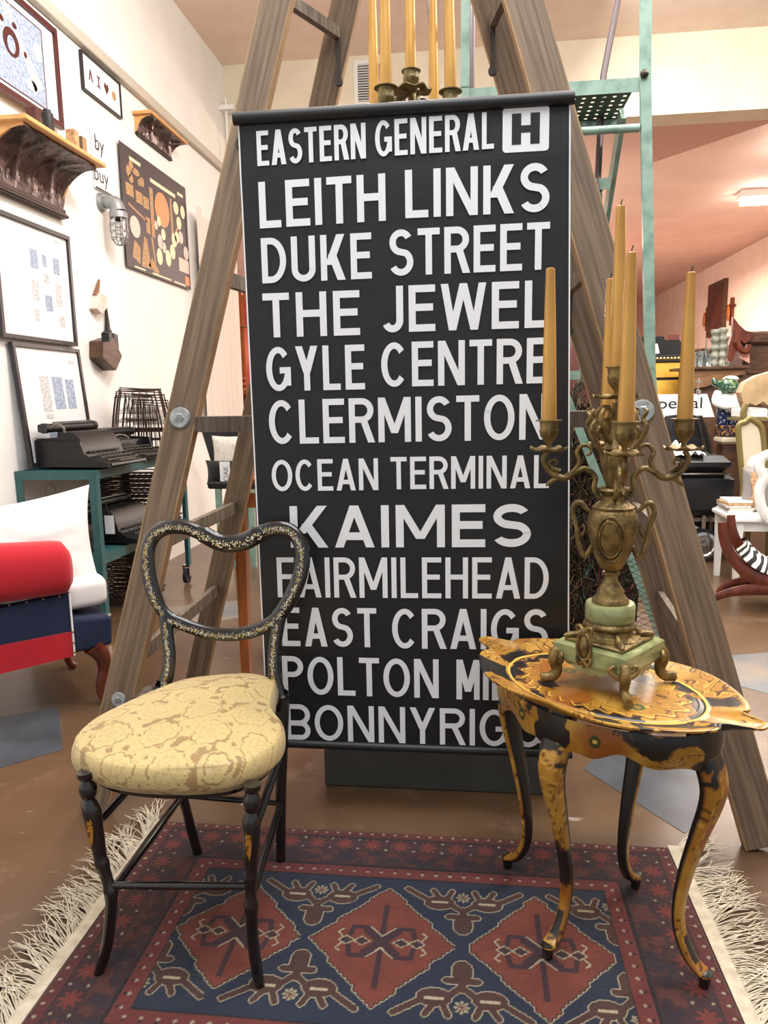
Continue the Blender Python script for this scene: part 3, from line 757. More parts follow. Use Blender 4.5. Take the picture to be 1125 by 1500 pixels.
    for pts, dx in ((pR, 0), (pL, .0)):   # worn gilt leaf on each leg
        c = (pts[9] + pts[11]) / 2; mb = MB(); o = [(0, .035), (.006, .02), (.0065, 0), (.004, -.02), (0, -.034), (-.004, -.02), (-.0065, 0), (-.006, .02)]
        mb.prism([Vector((c.x + a, c.y - .0185, c.z + b)) for a, b in o], (0, -.0006, 0)); link('gilt_leaf', mb, mat('worn_gilt', (190, 134, 50), .45, .4, c2=(60, 36, 14), scale=160, lo=.52, hi=.6) if 'gl' not in M else M['gl'], t, 0)
    ft = lambda pts, z: min(pts, key=lambda q: abs(q.z - z))
    for a, b, r_ in ((ft(pL, .24), ft(pR, .24), .0085), (ft(pL, .20), ft(legs[0], .17), .0095), (ft(pL, .37), ft(legs[0], .33), .0095), (ft(pR, .22), ft(legs[1], .17), .0095), (ft(pR, .36), ft(legs[1], .33), .0095), (ft(legs[0], .2), ft(legs[1], .2), .008)):
        m_ = a.lerp(b, .5); link('stretcher', MB().tube([a, m_, b], [r_ * .9, r_ * 1.12, r_ * .9], 10), M['blacklac'], t, 60)
    # seat: balloon plan, domed, damask
    zz6 = lambda x, y: (80 + x / 3.125, 980 + y / 3.125)
    out = [(-.872, 1.43), (-.80, 1.365), (-.70, 1.335), (-.57, 1.335), (-.47, 1.37), (-.418, 1.46), (-.425, 1.56), (-.475, 1.65), (-.497, 1.75), (-.515, 1.82), (-.60, 1.865), (-.69, 1.862), (-.765, 1.82), (-.815, 1.73), (-.855, 1.63), (-.885, 1.53)]
    so = spline([(x, y, 0) for x, y in out], 26, True); ns = len(so); cen = Vector((-.645, 1.59, 0))
    rings = 170; vs = []; 
    prof = []
    for j in range(rings + 1):
        s = j / rings
        if s < .62: v = s / .62; r_ = v * .93; z = .545 - .028 * v ** 2.6
        elif s < .9: a = (s - .62) / .28 * PI * .62; r_ = .93 + .075 * math.sin(a) ; z = .517 - .036 * (1 - math.cos(a))
        else: b = (s - .9) / .1; r_ = .93 + .075 * math.sin(PI * .62) - .06 * b; z = .517 - .036 * (1 - math.cos(PI * .62)) - .018 * b
        prof.append((r_, z))
    mb = MB()
    for r_, z in prof:
        for q in so:
            p = cen.lerp(q, r_); mb.v.append((p.x, p.y, z + .004 * math.sin(p.x * 20) * (z > .51)))
    for j in range(rings):
        for k in range(ns): l = (k + 1) % ns; mb.f.append((j * ns + k, (j + 1) * ns + k, (j + 1) * ns + l, j * ns + l))
    mb.f.append(tuple((rings) * ns + k for k in range(ns)))
    v = np.array(mb.v); x, y = v[:, 0] + .02 * 0, v[:, 1] - (v[:, 2] - .545) * .9
    a_ = .112; row = np.floor(y / (a_ * .84)); xx = x / a_ + (row % 2) * .5; px_, py_ = (xx % 1 - .5), (y / (a_ * .84) % 1 - .5) * .84
    rr_ = np.hypot(px_, py_); th = np.arctan2(py_, px_)
    pet = .30 + .05 * np.abs(np.sin(4.5 * th + .4)) + .03 * np.cos(3 * th) + .012 * np.abs(np.sin(18 * th))
    f1 = fbm(x * 55, y * 55, 21, 2); f2 = fbm(x * 30, y * 30, 28, 2)
    ground = (rr_ > pet) & (rr_ < pet + .012 + .10 * np.clip(f2 - .36, 0, 1)) | ((rr_ > pet + .07) & (f1 > .62))
    cr, tan_ = np.array(lin((190, 168, 114))), np.array(lin((146, 118, 74)))
    col = np.where(ground[:, None], tan_, cr)
    leaf = np.abs(np.sin(22 * f1 + 6 * f2))
    vein = ((np.abs(np.sin(4.5 * th + .4)) < .22) & (rr_ < pet) & (rr_ > .10)) | (np.abs(rr_ - .075) < .012) | (np.abs(rr_ - pet * .62) < .010 + .0 * th) | (rr_ < .022)
    vein2 = (rr_ > pet) & (leaf < .2)
    col = np.where((vein | vein2)[:, None] & ~ground[:, None], cr * .80, col)
    hi_ = (rr_ < pet) & (rr_ > pet - .03); col = np.where(hi_[:, None], cr * 1.08, col)
    mt = mat('gold_damask', (200, 180, 120), .55, paint=True, bump=.06, bscale=300, sheen=.15)
    link('seat_cushion', mb, mt, t, 50, colors=col)
    mb = MB(); 
    ins = [cen.lerp(q, .88) for q in so[::6]]; mb.prism([(p.x, p.y, .432) for p in ins], (0, 0, .03)); link('seat_frame', mb, M['blacklac'], t, 50)
make_chair()

# ================================================================ TRAY TABLE
TC = Vector((.293, 1.632, 0)); TA = R(-43)
TE, TN = Vector((math.cos(TA), math.sin(TA), 0)), Vector((-math.sin(TA), math.cos(TA), 0))
TZ = .60
def tl(a, b, z): return TC + TE * a + TN * b + Vector((0, 0, z))
def chinoise(a, b, black=.5, seed=0, line=1.0):
    """ochre papier-mache paint: golden ground, brown scroll lines, black reserves"""
    n = fbm(a * 14, b * 14, 30 + seed); n2 = fbm(a * 9 + 5, b * 9, 41 + seed)
    oc, orr, yel, br, bl, gr = [np.array(lin(q)) for q in ((160, 112, 32), (146, 84, 26), (188, 144, 58), (84, 48, 18), (20, 16, 14), (64, 84, 48))]
    col = oc + (yel - oc) * np.clip((n - .45) * 4, 0, 1)[:, None]
    col = col + (orr - col) * np.clip((n2 - .5) * 4, 0, 1)[:, None]
    g = fbm(a * 26, b * 26, 52 + seed, 2); f = np.sin(17 * g)
    wl = fbm(a * 11, b * 11, 77 + seed, 2)
    m = (np.abs(f) < .24 * line) & (wl > .38); col[m] = br
    m = (f > .34) & (f < .70) & (wl > .46) & (line > 0); col[m] = yel * 1.12
    k = fbm(a * 12 + 3, b * 12 + 1, 63 + seed, 2) + .05 * np.abs(np.sin(30 * g)); col[k < black] = bl
    m = (k < black + .02) & (k > black); col[m] = br
    return col
def tray_r(th):
    a, b = .312, .208
    r = 1 / (abs(math.cos(th) / a) ** 2.25 + abs(math.sin(th) / b) ** 2.25) ** (1 / 2.25)
    r *= 1 + .022 * math.cos(6 * th) - .012 * math.cos(4 * th)
    for c0 in (0, PI):
        d = abs((th - c0 + PI) % (2 * PI) - PI); r += .046 * math.exp(-(d / .088) ** 4) - .014 * math.exp(-((d - .15) / .04) ** 2)
    return r
def make_table():
    t = thing('tray_table', (TC.x, TC.y, 0), 'small ochre and black painted tray-top side table with cabriole legs', 'table')
    nu = 620; prof = [(i / 90 * .74, TZ) for i in range(91)] + [(.76, TZ + .0015), (.775, TZ - .001), (.80, TZ + .001), (.82, TZ + .0015), (.84, TZ + .003), (.865, TZ + .005), (.89, TZ + .0075), (.91, TZ + .010), (.93, TZ + .0125), (.95, TZ + .015), (.965, TZ + .017), (.98, TZ + .0182), (.99, TZ + .0185), (1.0, TZ + .018), (1.0, TZ + .014), (.975, TZ + .014), (.92, TZ + .002), (.87, TZ - .009), (.80, TZ - .014), (.5, TZ - .014), (0, TZ - .014)]
    pf = prof[:93]
    for i in range(93, len(prof)):
        a_, b_ = prof[i - 1], prof[i]
        for q in range(1, 6): pf.append((a_[0] + (b_[0] - a_[0]) * q / 5, a_[1] + (b_[1] - a_[1]) * q / 5))
    prof = pf; mb = MB(); loc = []; ks = []
    for r_, z in prof:
        for k in range(nu):
            th = 2 * PI * k / nu; rr = tray_r(th)
            inner = 1 / math.sqrt((math.cos(th) / .29) ** 2 + (math.sin(th) / .2) ** 2)
            r2 = r_ * (inner if r_ < .8 else inner + (rr - inner) * min(1, (r_ - .8) / .16))
            d = min(abs((th - c0 + PI) % (2 * PI) - PI) for c0 in (0, PI)); lift = .006 * math.exp(-(d / .15) ** 2) * max(0, (r_ - .9) / .1)
            mb.v.append(tuple(tl(r2 * math.cos(th), r2 * math.sin(th), z + lift))); loc.append((r2 * math.cos(th), r2 * math.sin(th), r_, z - TZ, th))
    n = len(prof)
    for i in range(n - 1):
        for k in range(nu): l = (k + 1) % nu; mb.f.append((i * nu + k, i * nu + l, (i + 1) * nu + l, (i + 1) * nu + k))
    L = np.array(loc); a, b, rr, dz, th = L.T
    col = chinoise(a, b, .26, 0)
    bl = np.array(lin((22, 18, 16))); br = np.array(lin((110, 60, 18))); yel = np.array(lin((226, 180, 76)))
    k = fbm(a * 16, b * 16, 91)
    m = (rr > .66) & (rr < .80) & (k < .47) & (dz > -.005); col[m] = bl
    m = (np.abs(rr - .655 - .03 * np.sin(th * 26)) < .008) | (np.abs(rr - .80) < .009); m &= dz > -.002; col[m] = yel
    m = (np.abs(rr - .68 - .04 * np.sin(th * 26 + .4)) < .012) & (dz > -.002); col[m] = br
    for p, q in ((-.1, .02), (-.085, .055), (-.11, -.03), (.12, -.05)):
        m = (np.hypot(a - p, (b - q)) < .016) & (np.hypot(a - p, b - q) > .007); col[m] = np.array(lin((72, 86, 44)))
    m = (rr > .82) & (np.cos(th * 3 + 1.2) > .55) & (fbm(a * 12, b * 12, 8) < .58) & (dz > -.03); col[m] = bl
    mt = mat('painted_papier_mache', (200, 140, 40), .4, paint=True, coat=.25)
    M['papier'] = mt
    # top and tray underside
    link('tray_top', mb, mt, t, 50, colors=col)
    # apron
    mb = MB(); loc = []; nu = 420; nv = 30
    for j in range(nv):
        v = j / (nv - 1)
        for k in range(nu):
            th = 2 * PI * k / nu; r0 = 1 / math.sqrt((math.cos(th) / .262) ** 2 + (math.sin(th) / .178) ** 2) * (1 + .02 * math.cos(4 * th))
            low = .512 - .012 * math.cos(4 * th) - .007 * math.cos(12 * th)
            z = TZ - .0145 + (low - TZ + .0145) * v; r1 = r0 * (1 - .03 * v + .03 * math.sin(PI * v))
            mb.v.append(tuple(tl(r1 * math.cos(th), r1 * math.sin(th), z))); loc.append((th * .23, z))
    for j in range(nv - 1):
        for k in range(nu): l = (k + 1) % nu; mb.f.append((j * nu + k, (j + 1) * nu + k, (j + 1) * nu + l, j * nu + l))
    o0 = len(mb.v)
    L = np.array(loc); col = chinoise(L[:, 0], L[:, 1] * 1.0, .3, 3)
    for p in (R(-118), R(-60)):
        rr_ = np.hypot(L[:, 0] - (p % (2 * PI)) * .23, L[:, 1] - .552); m = (rr_ < .014); col[m] = np.array(lin((52, 66, 30))); col[rr_ < .005] = yel
    k2 = np.abs(((L[:, 0] / .23 + PI / 4) % (PI / 2)) - PI / 4); m = (k2 < .17 + .3 * (fbm(L[:, 0] * 24, L[:, 1] * 24, 5, 2) - .5)) ; col[m] = bl
    link('apron', mb, mt, t, 60, colors=col)
    # cabriole legs at the ends of the two axes
    for ang, rf in ((0, .279), (PI / 2, .19), (PI, .279), (-PI / 2, .19)):
        e = TE * math.cos(ang) + TN * math.sin(ang); s = Vector((-e.y, e.x, 0))
        P = spline([TC + e * (rf + d) + Vector((0, 0, z)) for d, z in ((-.052, .582), (-.030, .52), (-.014, .47), (-.018, .42), (-.040, .34), (-.062, .25), (-.074, .17), (-.070, .11), (-.046, .062), (-.014, .042), (.006, .046))], 10)
        wd = lerp_list([.030, .032, .029, .025, .019, .0155, .013, .012, .0135, .0165, .008], len(P)); dp = lerp_list([.022, .024, .024, .021, .017, .0145, .0125, .0125, .012, .007, .003], len(P))
        mb = MB(); nseg = 28; loc = []
        for i, p in enumerate(P):
            tt = (P[min(i + 1, len(P) - 1)] - P[max(i - 1, 0)]).normalized(); nn = s.cross(tt).normalized()
            if nn.dot(e) < 0: nn = -nn
            for k in range(nseg):
                a = 2 * PI * k / nseg; ca, sa = math.cos(a), math.sin(a)
                q = lambda c: math.copysign(abs(c) ** .65, c)
                mb.v.append(tuple(p + s * (wd[i] * q(ca)) + nn * (dp[i] * q(sa)))); loc.append((ca * wd[i], p.z, sa))
        m_ = len(P)
        for i in range(m_ - 1):
            for k in range(nseg): l = (k + 1) % nseg; mb.f.append((i * nseg + k, i * nseg + l, (i + 1) * nseg + l, (i + 1) * nseg + k))
        mb.f.append(tuple(range(nseg - 1, -1, -1))); mb.f.append(tuple((m_ - 1) * nseg + k for k in range(nseg)))
        L = np.array(loc); col = chinoise(L[:, 0] * 1.5 + ang, L[:, 1] * .75, .30, 7, .7)
        col[(L[:, 1] > .47) & (fbm(L[:, 0] * 45, L[:, 1] * 45, 4, 2) < .54)] = bl
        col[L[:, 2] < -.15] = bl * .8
        m = (L[:, 1] < .10) & (np.abs(L[:, 0]) < .007) & (L[:, 1] > .05); col[m] = bl
        g = link('leg', mb, mt, t, 60, colors=col)
        c = TC + e * (rf - .012); hb = MB(); hb.tube([c + Vector((0, 0, .011)), c + e * .002 + Vector((0, 0, .043))], [.0105, .0145], 12); link('heel', hb, M['blacklac'], g)
make_table()

# ================================================================ CANDELABRA
def zc(y): return at(895 + (700 - y) * .03, y, 1, 1.645)[2]
K = 1.645 / F_PX * 1.012
def gold_candle(name_label, base, top, r0, r1, group, wick=True):
    base = Vector(base); top = Vector(top); d = top - base
    n = 14; P = [base + d * (i / n) for i in range(n + 1)] + [base + d * 1.004, base + d * 1.007]
    rr = [r0 + (r1 - r0) * (i / n) ** 1.25 for i in range(n + 1)] + [r1 * .7, r1 * .2]
    if False: pass
    c = link('taper_candle', MB().tube(P, rr, 16), M['candle']); tag(c, name_label, 'candle', group)
    # keep the candle's origin at its foot
    me = c.data; off = base - c.location
    me.transform(Matrix.Translation(-off)); c.location = base
    if wick:
        q = base + d * 1.006; o = link('wick', MB().tube([q, q + Vector((.001, 0, .006)), q + Vector((.003, 0, .012))], .0011, 5), M['wick'])
        o.parent = c; o.location = o.location - base
    return c
def candelabra(cen, s, rot, base_z, m, names, label, drop=0.0, tall=True, cand_r=.0150, lens=None, group='', ak=1.0):
    """cen: axis point (x,y); s: scale; heights taken from the front piece and scaled about its foot"""
    t = thing('candelabra', (cen[0], cen[1], base_z), label, 'candelabra')
    zf = TZ + .0035
    Z = lambda y: base_z + (zc(y) - zf) * s
    r = lambda px: px * K * s
    X = lambda a, rad, z: Vector((cen[0] + rad * math.cos(a), cen[1] + rad * math.sin(a), z))
    c0 = (cen[0], cen[1], 0)
    # feet: scrolled paws
    th0 = R(-83) + rot
    ztop_f = base_z + .062 * s; zs0 = base_z + .052 * s; zs1 = base_z + .100 * s
    for k in range(4):
        a = th0 + k * PI / 2
        mb = MB()
        p = spline([X(a, .098 * s, zs0 + .012 * s), X(a, .112 * s, zs0 + .026 * s), X(a, .122 * s, zs0 + .006 * s), X(a, .116 * s, base_z + .030 * s), X(a, .128 * s, base_z + .014 * s), X(a, .152 * s, base_z + .0118 * s)], 4)
        mb.tube(p, lerp_list([.006 * s, .010 * s, .012 * s, .0095 * s, .0095 * s, .0085 * s], len(p)), 10, oval=1.3)
        for sg in (1, -1):
            w_ = Vector((-math.sin(a), math.cos(a), 0)) * sg
            b = X(a, .112 * s, zs0 - .002 * s)
            p = spline([b, b + w_ * .018 * s + Vector((0, 0, .006 * s)), b + w_ * .030 * s + Vector((0, 0, .020 * s)), b + w_ * .022 * s + Vector((0, 0, .028 * s)), b + w_ * .017 * s + Vector((0, 0, .020 * s))], 4)
            mb.tube(p, lerp_list([.007 * s, .0065 * s, .005 * s, .004 * s, .003 * s], len(p)), 8)
        link('foot', mb, m, t, 60)
    # onyx plinth with scalloped skirt
    rot_m = Matrix.Rotation(th0 + PI / 4, 3, 'Z'); h = .088 * s
    mb = MB().box((cen[0], cen[1], (zs0 + .006 * s + zs1) / 2), (2 * h, 2 * h, zs1 - zs0 - .006 * s), rot_m, .004 * s)
    pl = link('onyx_plinth', mb, M['onyx'], t, 40)
    for k in range(4):
        rm = Matrix.Rotation(th0 + PI / 4 + k * PI / 2, 3, 'Z'); n = 24; o = []
        for i in range(n + 1):
            u = -1 + 2 * i / n; d = .020 * math.cos(u * PI / 2) ** .8 + .003 * math.cos(u * 14)
            o.append(Vector((u * h * .72, -h * .93, -(d * s) * 1.0)))
        o = [Vector((-h * .72, -h * .93, .004))] + o + [Vector((h * .72, -h * .93, .004))]
        base = Vector((cen[0], cen[1], zs0 + .008 * s)); mb = MB(); mb.prism([base + rm @ q for q in o], rm @ Vector((0, .010 * s, 0))); link('onyx_skirt', mb, M['onyx'], t, 0)
    # lower bronze pedestal with corner leaves and cartouche
    zd = Z(906); mb = MB(); z1 = zs1
    mb.box((cen[0], cen[1], z1 + .004 * s), (.142 * s, .142 * s, .008 * s), rot_m, .003 * s)
    q = z1 + .008 * s; H_ = zd - q
    mb.lathe([(.066 * s, q), (.066 * s, q + .06 * H_), (.060 * s, q + .10 * H_), (.052 * s, q + .16 * H_), (.049 * s, q + .26 * H_), (.048 * s, q + .48 * H_), (.052 * s, q + .58 * H_), (.056 * s, q + .64 * H_), (.0575 * s, q + .72 * H_), (.056 * s, q + .86 * H_), (.051 * s, q + .92 * H_), (.050 * s, zd)], c0, 32, lambda a, r_, z: (r_ * (1 + .03 * math.cos(8 * a)), z))
    link('pedestal', mb, m, t, 50)
    for k in range(4):
        a = th0 + k * PI / 2; mb = MB()
        p = spline([X(a, .056 * s, q + .5 * H_), X(a, .064 * s, q + .3 * H_), X(a, .070 * s, q + .12 * H_), X(a, .088 * s, q + .0 * H_ + .004), X(a, .102 * s, q + .003)], 4)
        mb.tube(p, lerp_list([.003 * s, .006 * s, .009 * s, .008 * s, .003 * s], len(p)), 8); link('corner_leaf', mb, m, t, 60)
    a = th0 - PI / 4 - R(6); n_ = Vector((math.cos(a), math.sin(a), 0)); u_ = Vector((-n_.y, n_.x, 0)); up = Vector((0, 0, 1))
    cc = Vector((cen[0], cen[1], zs1 + .004 * s)) + n_ * .092 * s
    mb = MB(); mb.ball((0, 0, 0), (.012 * s, .006 * s, .024 * s), 14, 10)
    for v_ in range(len(mb.v)): x_, y_, z_ = mb.v[v_]; mb.v[v_] = tuple(cc + u_ * x_ + n_ * y_ + up * z_)
    ring = [cc + u_ * (.017 * s * math.cos(b)) + up * (.031 * s * math.sin(b)) for b in [2 * PI * i / 24 for i in range(24)]]
    mb.tube(ring, .0042 * s, 8, closed=True)
    for sg in (1, -1):
        b = cc + up * (-.03 * s)
        p = spline([b, b + u_ * sg * .012 * s - up * .012 * s, b + u_ * sg * .018 * s + up * .004 * s, b + u_ * sg * .010 * s + up * .006 * s], 4); mb.tube(p, lerp_list([.005 * s, .004 * s, .003 * s, .002 * s], len(p)), 7)
        b = cc + up * (.03 * s); p = spline([b, b + u_ * sg * .010 * s + up * .014 * s, b + u_ * sg * .020 * s + up * .012 * s, b + u_ * sg * .017 * s + up * .002 * s], 4); mb.tube(p, lerp_list([.006 * s, .0045 * s, .0035 * s, .002 * s], len(p)), 7)
    p = [cc - up * .03 * s, cc - up * .05 * s - n_ * .002]; mb.tube(p, [.006 * s, .002 * s], 7)
    link('cartouche', mb, m, t, 60)
    # onyx disc
    mb = MB().lathe([(.030 * s, zd + .0003), (r(33), zd + .0003), (r(35), zd + .004 * s), (r(35), Z(884)), (r(33), Z(881)), (.02 * s, Z(881))], c0, 36); link('onyx_disc', mb, M['onyx'], t, 50)
    # urn foot and body
    mb = MB().lathe([(r(26), Z(881) + .0003), (r(26), Z(877)), (r(22), Z(873)), (r(19), Z(868)), (r(19.5), Z(865)), (r(15), Z(858)), (r(10), Z(850)), (r(9), Z(843)), (r(12), Z(840)), (r(12), Z(837)), (r(9), Z(835))], c0, 28); link('urn_foot', mb, m, t, 50)
    mb = MB().lathe([(r(9), Z(835)), (r(15), Z(831)), (r(20), Z(822)), (r(26), Z(808)), (r(31), Z(790)), (r(34), Z(775)), (r(35), Z(762)), (r(33), Z(752)), (r(28), Z(746)), (r(29), Z(742)), (r(22), Z(736)), (r(16), Z(731)), (r(15.5), Z(726)), (r(19), Z(722)), (r(24), Z(717)), (r(22), Z(714)), (r(10), Z(714))],
                    c0, 40, lambda a, r_, z: (r_ * (1 + (.035 * math.cos(10 * a) if z > Z(748) and z < Z(738) else .02 * math.cos(6 * a) if z < Z(800) else 0)), z)); link('urn', mb, m, t, 50)
    a = R(-105) + rot
    for ang in (a, a + PI):
        n_ = Vector((math.cos(ang), math.sin(ang), 0)); u_ = Vector((-n_.y, n_.x, 0)); mb = MB()
        def on_urn(du, z):
            rr_ = np.interp(z, [Z(835), Z(822), Z(808), Z(790), Z(775), Z(762), Z(752)], [r(9), r(20), r(26), r(31), r(34), r(35), r(33)])
            b = du / rr_; d = n_ * math.cos(b) + u_ * math.sin(b); return Vector((cen[0], cen[1], z)) + d * (rr_ + .0015 * s)
        zc_, hz, hx = Z(785), Z(752) - Z(785), r(19)
        for k_, rr2 in ((1, .0042), (.8, .0025)):
            mb.tube([on_urn(hx * k_ * math.cos(b), zc_ + hz * k_ * math.sin(b)) for b in [2 * PI * i / 30 for i in range(30)]], rr2 * s, 8, closed=True)
        mb.ball((0, 0, 0), (.006 * s, .004 * s, .006 * s), 8, 6); nb = 56
        for v_ in range(len(mb.v) - nb, len(mb.v)): mb.v[v_] = tuple(Vector(mb.v[v_]) + on_urn(-.004 * s, zc_ + hz * .8))
        link('medallion', mb, m, t, 60)
    for sg in (1, -1):       # handles
        hd = Vector((math.cos(rot + R(-4)), math.sin(rot + R(-4)), 0)) * sg
        q = lambda px, y: Vector((cen[0], cen[1], Z(y))) + hd * r(px)
        p = spline([q(28, 800), q(38, 815), q(46, 796), q(50, 770), q(56, 750), q(52, 738), q(44, 737), q(38, 744), q(30, 750)], 5)
        mb = MB().tube(p, lerp_list([.005 * s, .006 * s, .0065 * s, .005 * s, .0055 * s, .007 * s, .006 * s, .005 * s, .004 * s], len(p)), 9)
        p = spline([q(50, 772), q(44, 785), q(38, 776), q(41, 768)], 4); mb.tube(p, lerp_list([.0045 * s, .004 * s, .003 * s], len(p)), 7); link('handle', mb, m, t, 60)
    # crown and fluted stem
    zd_ = lambda y: Z(y) - drop * max(0, (660 - y) / 125.)
    mb = MB().lathe([(r(9), Z(716)), (r(12), Z(708)), (r(14), Z(700)), (r(17), Z(680)), (r(19), Z(664)), (r(17), Z(660)), (r(20), Z(657)), (r(12), Z(652)), (r(9), Z(640)), (r(6), zd_(625)), (r(7), zd_(612)), (r(5), zd_(600)), (r(5), zd_(590))], c0, 24, lambda a, r_, z: (r_ * (1 + (.10 * math.cos(6 * a) if Z(708) < z < Z(660) else 0)), z)); link('stem', mb, m, t, 50)
    # upper pan and cup
    def cup(cx_, cy_, zb, zt, k=1.0, name='candle_cup'):
        h_ = zt - zb; mb = MB().lathe([(.004 * s, zb), (.006 * s, zb + .08 * h_), (.005 * s, zb + .16 * h_), (.011 * s, zb + .30 * h_), (.0175 * s, zb + .45 * h_), (.0195 * s, zb + .60 * h_), (.020 * s, zb + .66 * h_), (.0190 * s, zb + .69 * h_), (.0200 * s, zb + .9 * h_), (.0205 * s, zb + .95 * h_), (.0285 * s * k, zb + .965 * h_), (.0285 * s * k, zt), (.0190 * s, zt), (.0186 * s, zt - .012 * s), (0.0001, zt - .0125 * s)], (cx_, cy_, 0), 24, lambda a, r_, z: (r_ * (1 + (.045 * math.cos(12 * a) if zb + .4 * h_ < z < zb + .68 * h_ else 0)), z))
        return link(name, mb, m, t, 50)
    def pan(cx_, cy_, z, rp):
        mb = MB().lathe([(.004 * s, z - .004 * s), (rp * .3, z - .004 * s), (rp * .85, z - .0015 * s), (rp, z + .002 * s), (rp, z + .005 * s), (rp * .85, z + .0022 * s), (rp * .3, z + .001 * s), (.004 * s, z + .001 * s)], (cx_, cy_, 0), 40, lambda a, r_, z_: (r_ * (1 + .045 * math.cos(7 * a)), z_ + .003 * s * math.cos(7 * a) * (r_ / rp) ** 3))
        return link('drip_pan', mb, m, t, 50)
    pan(cen[0], cen[1], zd_(582), r(32)); zt0 = zd_(537); cup(cen[0], cen[1], zd_(582) + .001, zt0, .85)
    arms = []
    zt = Z(614); zp = Z(658)
    for k in range(4):
        a = rot + k * PI / 2 - R(2); e = Vector((math.cos(a), math.sin(a), 0)); q = lambda px, y: Vector((cen[0], cen[1], Z(y))) + e * r(px * ak)
        mb = MB()
        p = spline([q(17, 718), q(11, 726), q(20, 728), q(27, 716), q(26, 698), q(14 + 26, 686), q(54, 692), q(66, 700), q(80, 697), q(92, 686), q(98, 672), q(93, 661)][::1], 6)
        mb.tube(p, lerp_list([.003 * s, .004 * s, .005 * s, .0055 * s, .0058 * s, .0058 * s, .006 * s, .0068 * s, .0072 * s, .007 * s, .006 * s, .006 * s], len(p)), 9)
        p = spline([q(72, 699), q(84, 703), q(94, 712)], 4); mb.tube(p, [.005 * s] * (len(p) - 3) + [.004 * s, .003 * s, .0015 * s], 7)
        p = spline([q(68, 698), q(56, 690), q(48, 676), q(52, 662), q(44, 652), q(34, 655), q(33, 664), q(39, 667)], 5); mb.tube(p, lerp_list([.0055 * s, .0055 * s, .005 * s, .005 * s, .0048 * s, .004 * s, .003 * s, .002 * s], len(p)), 8)
        p = spline([q(74, 690), q(84, 686), q(90, 678), q(84, 672), q(79, 677), q(82, 681)], 4); mb.tube(p, lerp_list([.005 * s, .0045 * s, .004 * s, .003 * s, .002 * s], len(p)), 7)
        link('arm', mb, m, t, 60); arms.append(a)
        mb = MB()   # upper leaf scroll, turned an eighth
        e = Vector((math.cos(a + PI / 4), math.sin(a + PI / 4), 0)); ey = lambda y: zd_(y) if drop else Z(y)
        q = lambda px, y: Vector((cen[0], cen[1], ey(y))) + e * r(px)
        p = spline([q(22, 664), q(34, 652), q(44, 638), q(50, 624), q(44, 612), q(50, 602), q(44, 598)], 5); mb.tube(p, lerp_list([.0045 * s, .005 * s, .0055 * s, .0055 * s, .0045 * s, .004 * s, .0015 * s], len(p)), 8)
        p = spline([q(6, 650), q(20, 640), q(32, 622), q(30, 604), q(18, 596), q(10, 604), q(14, 612)], 5); mb.tube(p, lerp_list([.005 * s, .006 * s, .0065 * s, .006 * s, .005 * s, .004 * s, .0025 * s], len(p)), 8)
        p = spline([q(32, 622), q(40, 632), q(34, 640), q(28, 634)], 4); mb.tube(p, lerp_list([.005 * s, .004 * s, .003 * s, .002 * s], len(p)), 7)
        link('leaf_scroll', mb, m, t, 60)
        c = Vector((cen[0], cen[1], 0)) + Vector((math.cos(a), math.sin(a), 0)) * r(91 * ak)
        pan(c.x, c.y, zp, r(26)); cup(c.x, c.y, zp + .001, zt)
        arms[-1] = (c, a)
    zc0 = zt - .0118 * s
    pts = [(Vector((cen[0], cen[1], 0)), zt0 - .0118 * s)] + [(c, zc0) for c, a in arms]
    for (c, zb_), nm, ln in zip(pts, names, lens):
        lean = Vector((random.uniform(-.004, .004), random.uniform(-.004, .004), 0))
        b = Vector((c.x, c.y, zb_ + .0004))
        gold_candle(nm, b, b + Vector((0, 0, ln)) + lean, cand_r, cand_r * .58, group)
    return t
candelabra((.309, 1.642), 1.0, R(-1), TZ + .0035, M['bronze'],
           ['tall gold taper candle in the raised centre cup above the painted table', 'gold taper candle with bent black wick, rightmost on the table candelabra',
            'gold taper candle furthest back on the table candelabra, mostly hidden', 'leftmost gold taper candle, standing in front of the sign edge',
            'thick gold taper candle nearest the camera in front of the tall centre one'],
           'brass urn candelabra with green onyx base standing on the painted tray table', lens=[.335, .308, .322, .329, .328], cand_r=.0165, group='candles in the table candelabra')
S2 = (at(602, 150, 1, 2.30).z - 1.4095) / (zc(614) - TZ - .0035)
candelabra((at(602, 97, 1, 2.30).x, 2.30), S2, R(-26), 1.4095, M['bronze2'],
           ['gold taper candle in the highest centre cup above the sign top', 'gold taper candle at the right front above the sign top',
            'gold taper candle at the right back above the sign top, beside the green pole', 'leftmost gold taper candle above the sign, pointed tip in view',
            'bright gold taper candle left of centre above the sign top'],
           'dull brass candelabra standing on the ladder plank behind the sign top', drop=.045, lens=[.40, .40, .40, .40, .40], cand_r=.0172, group='candles above the sign', ak=.8)

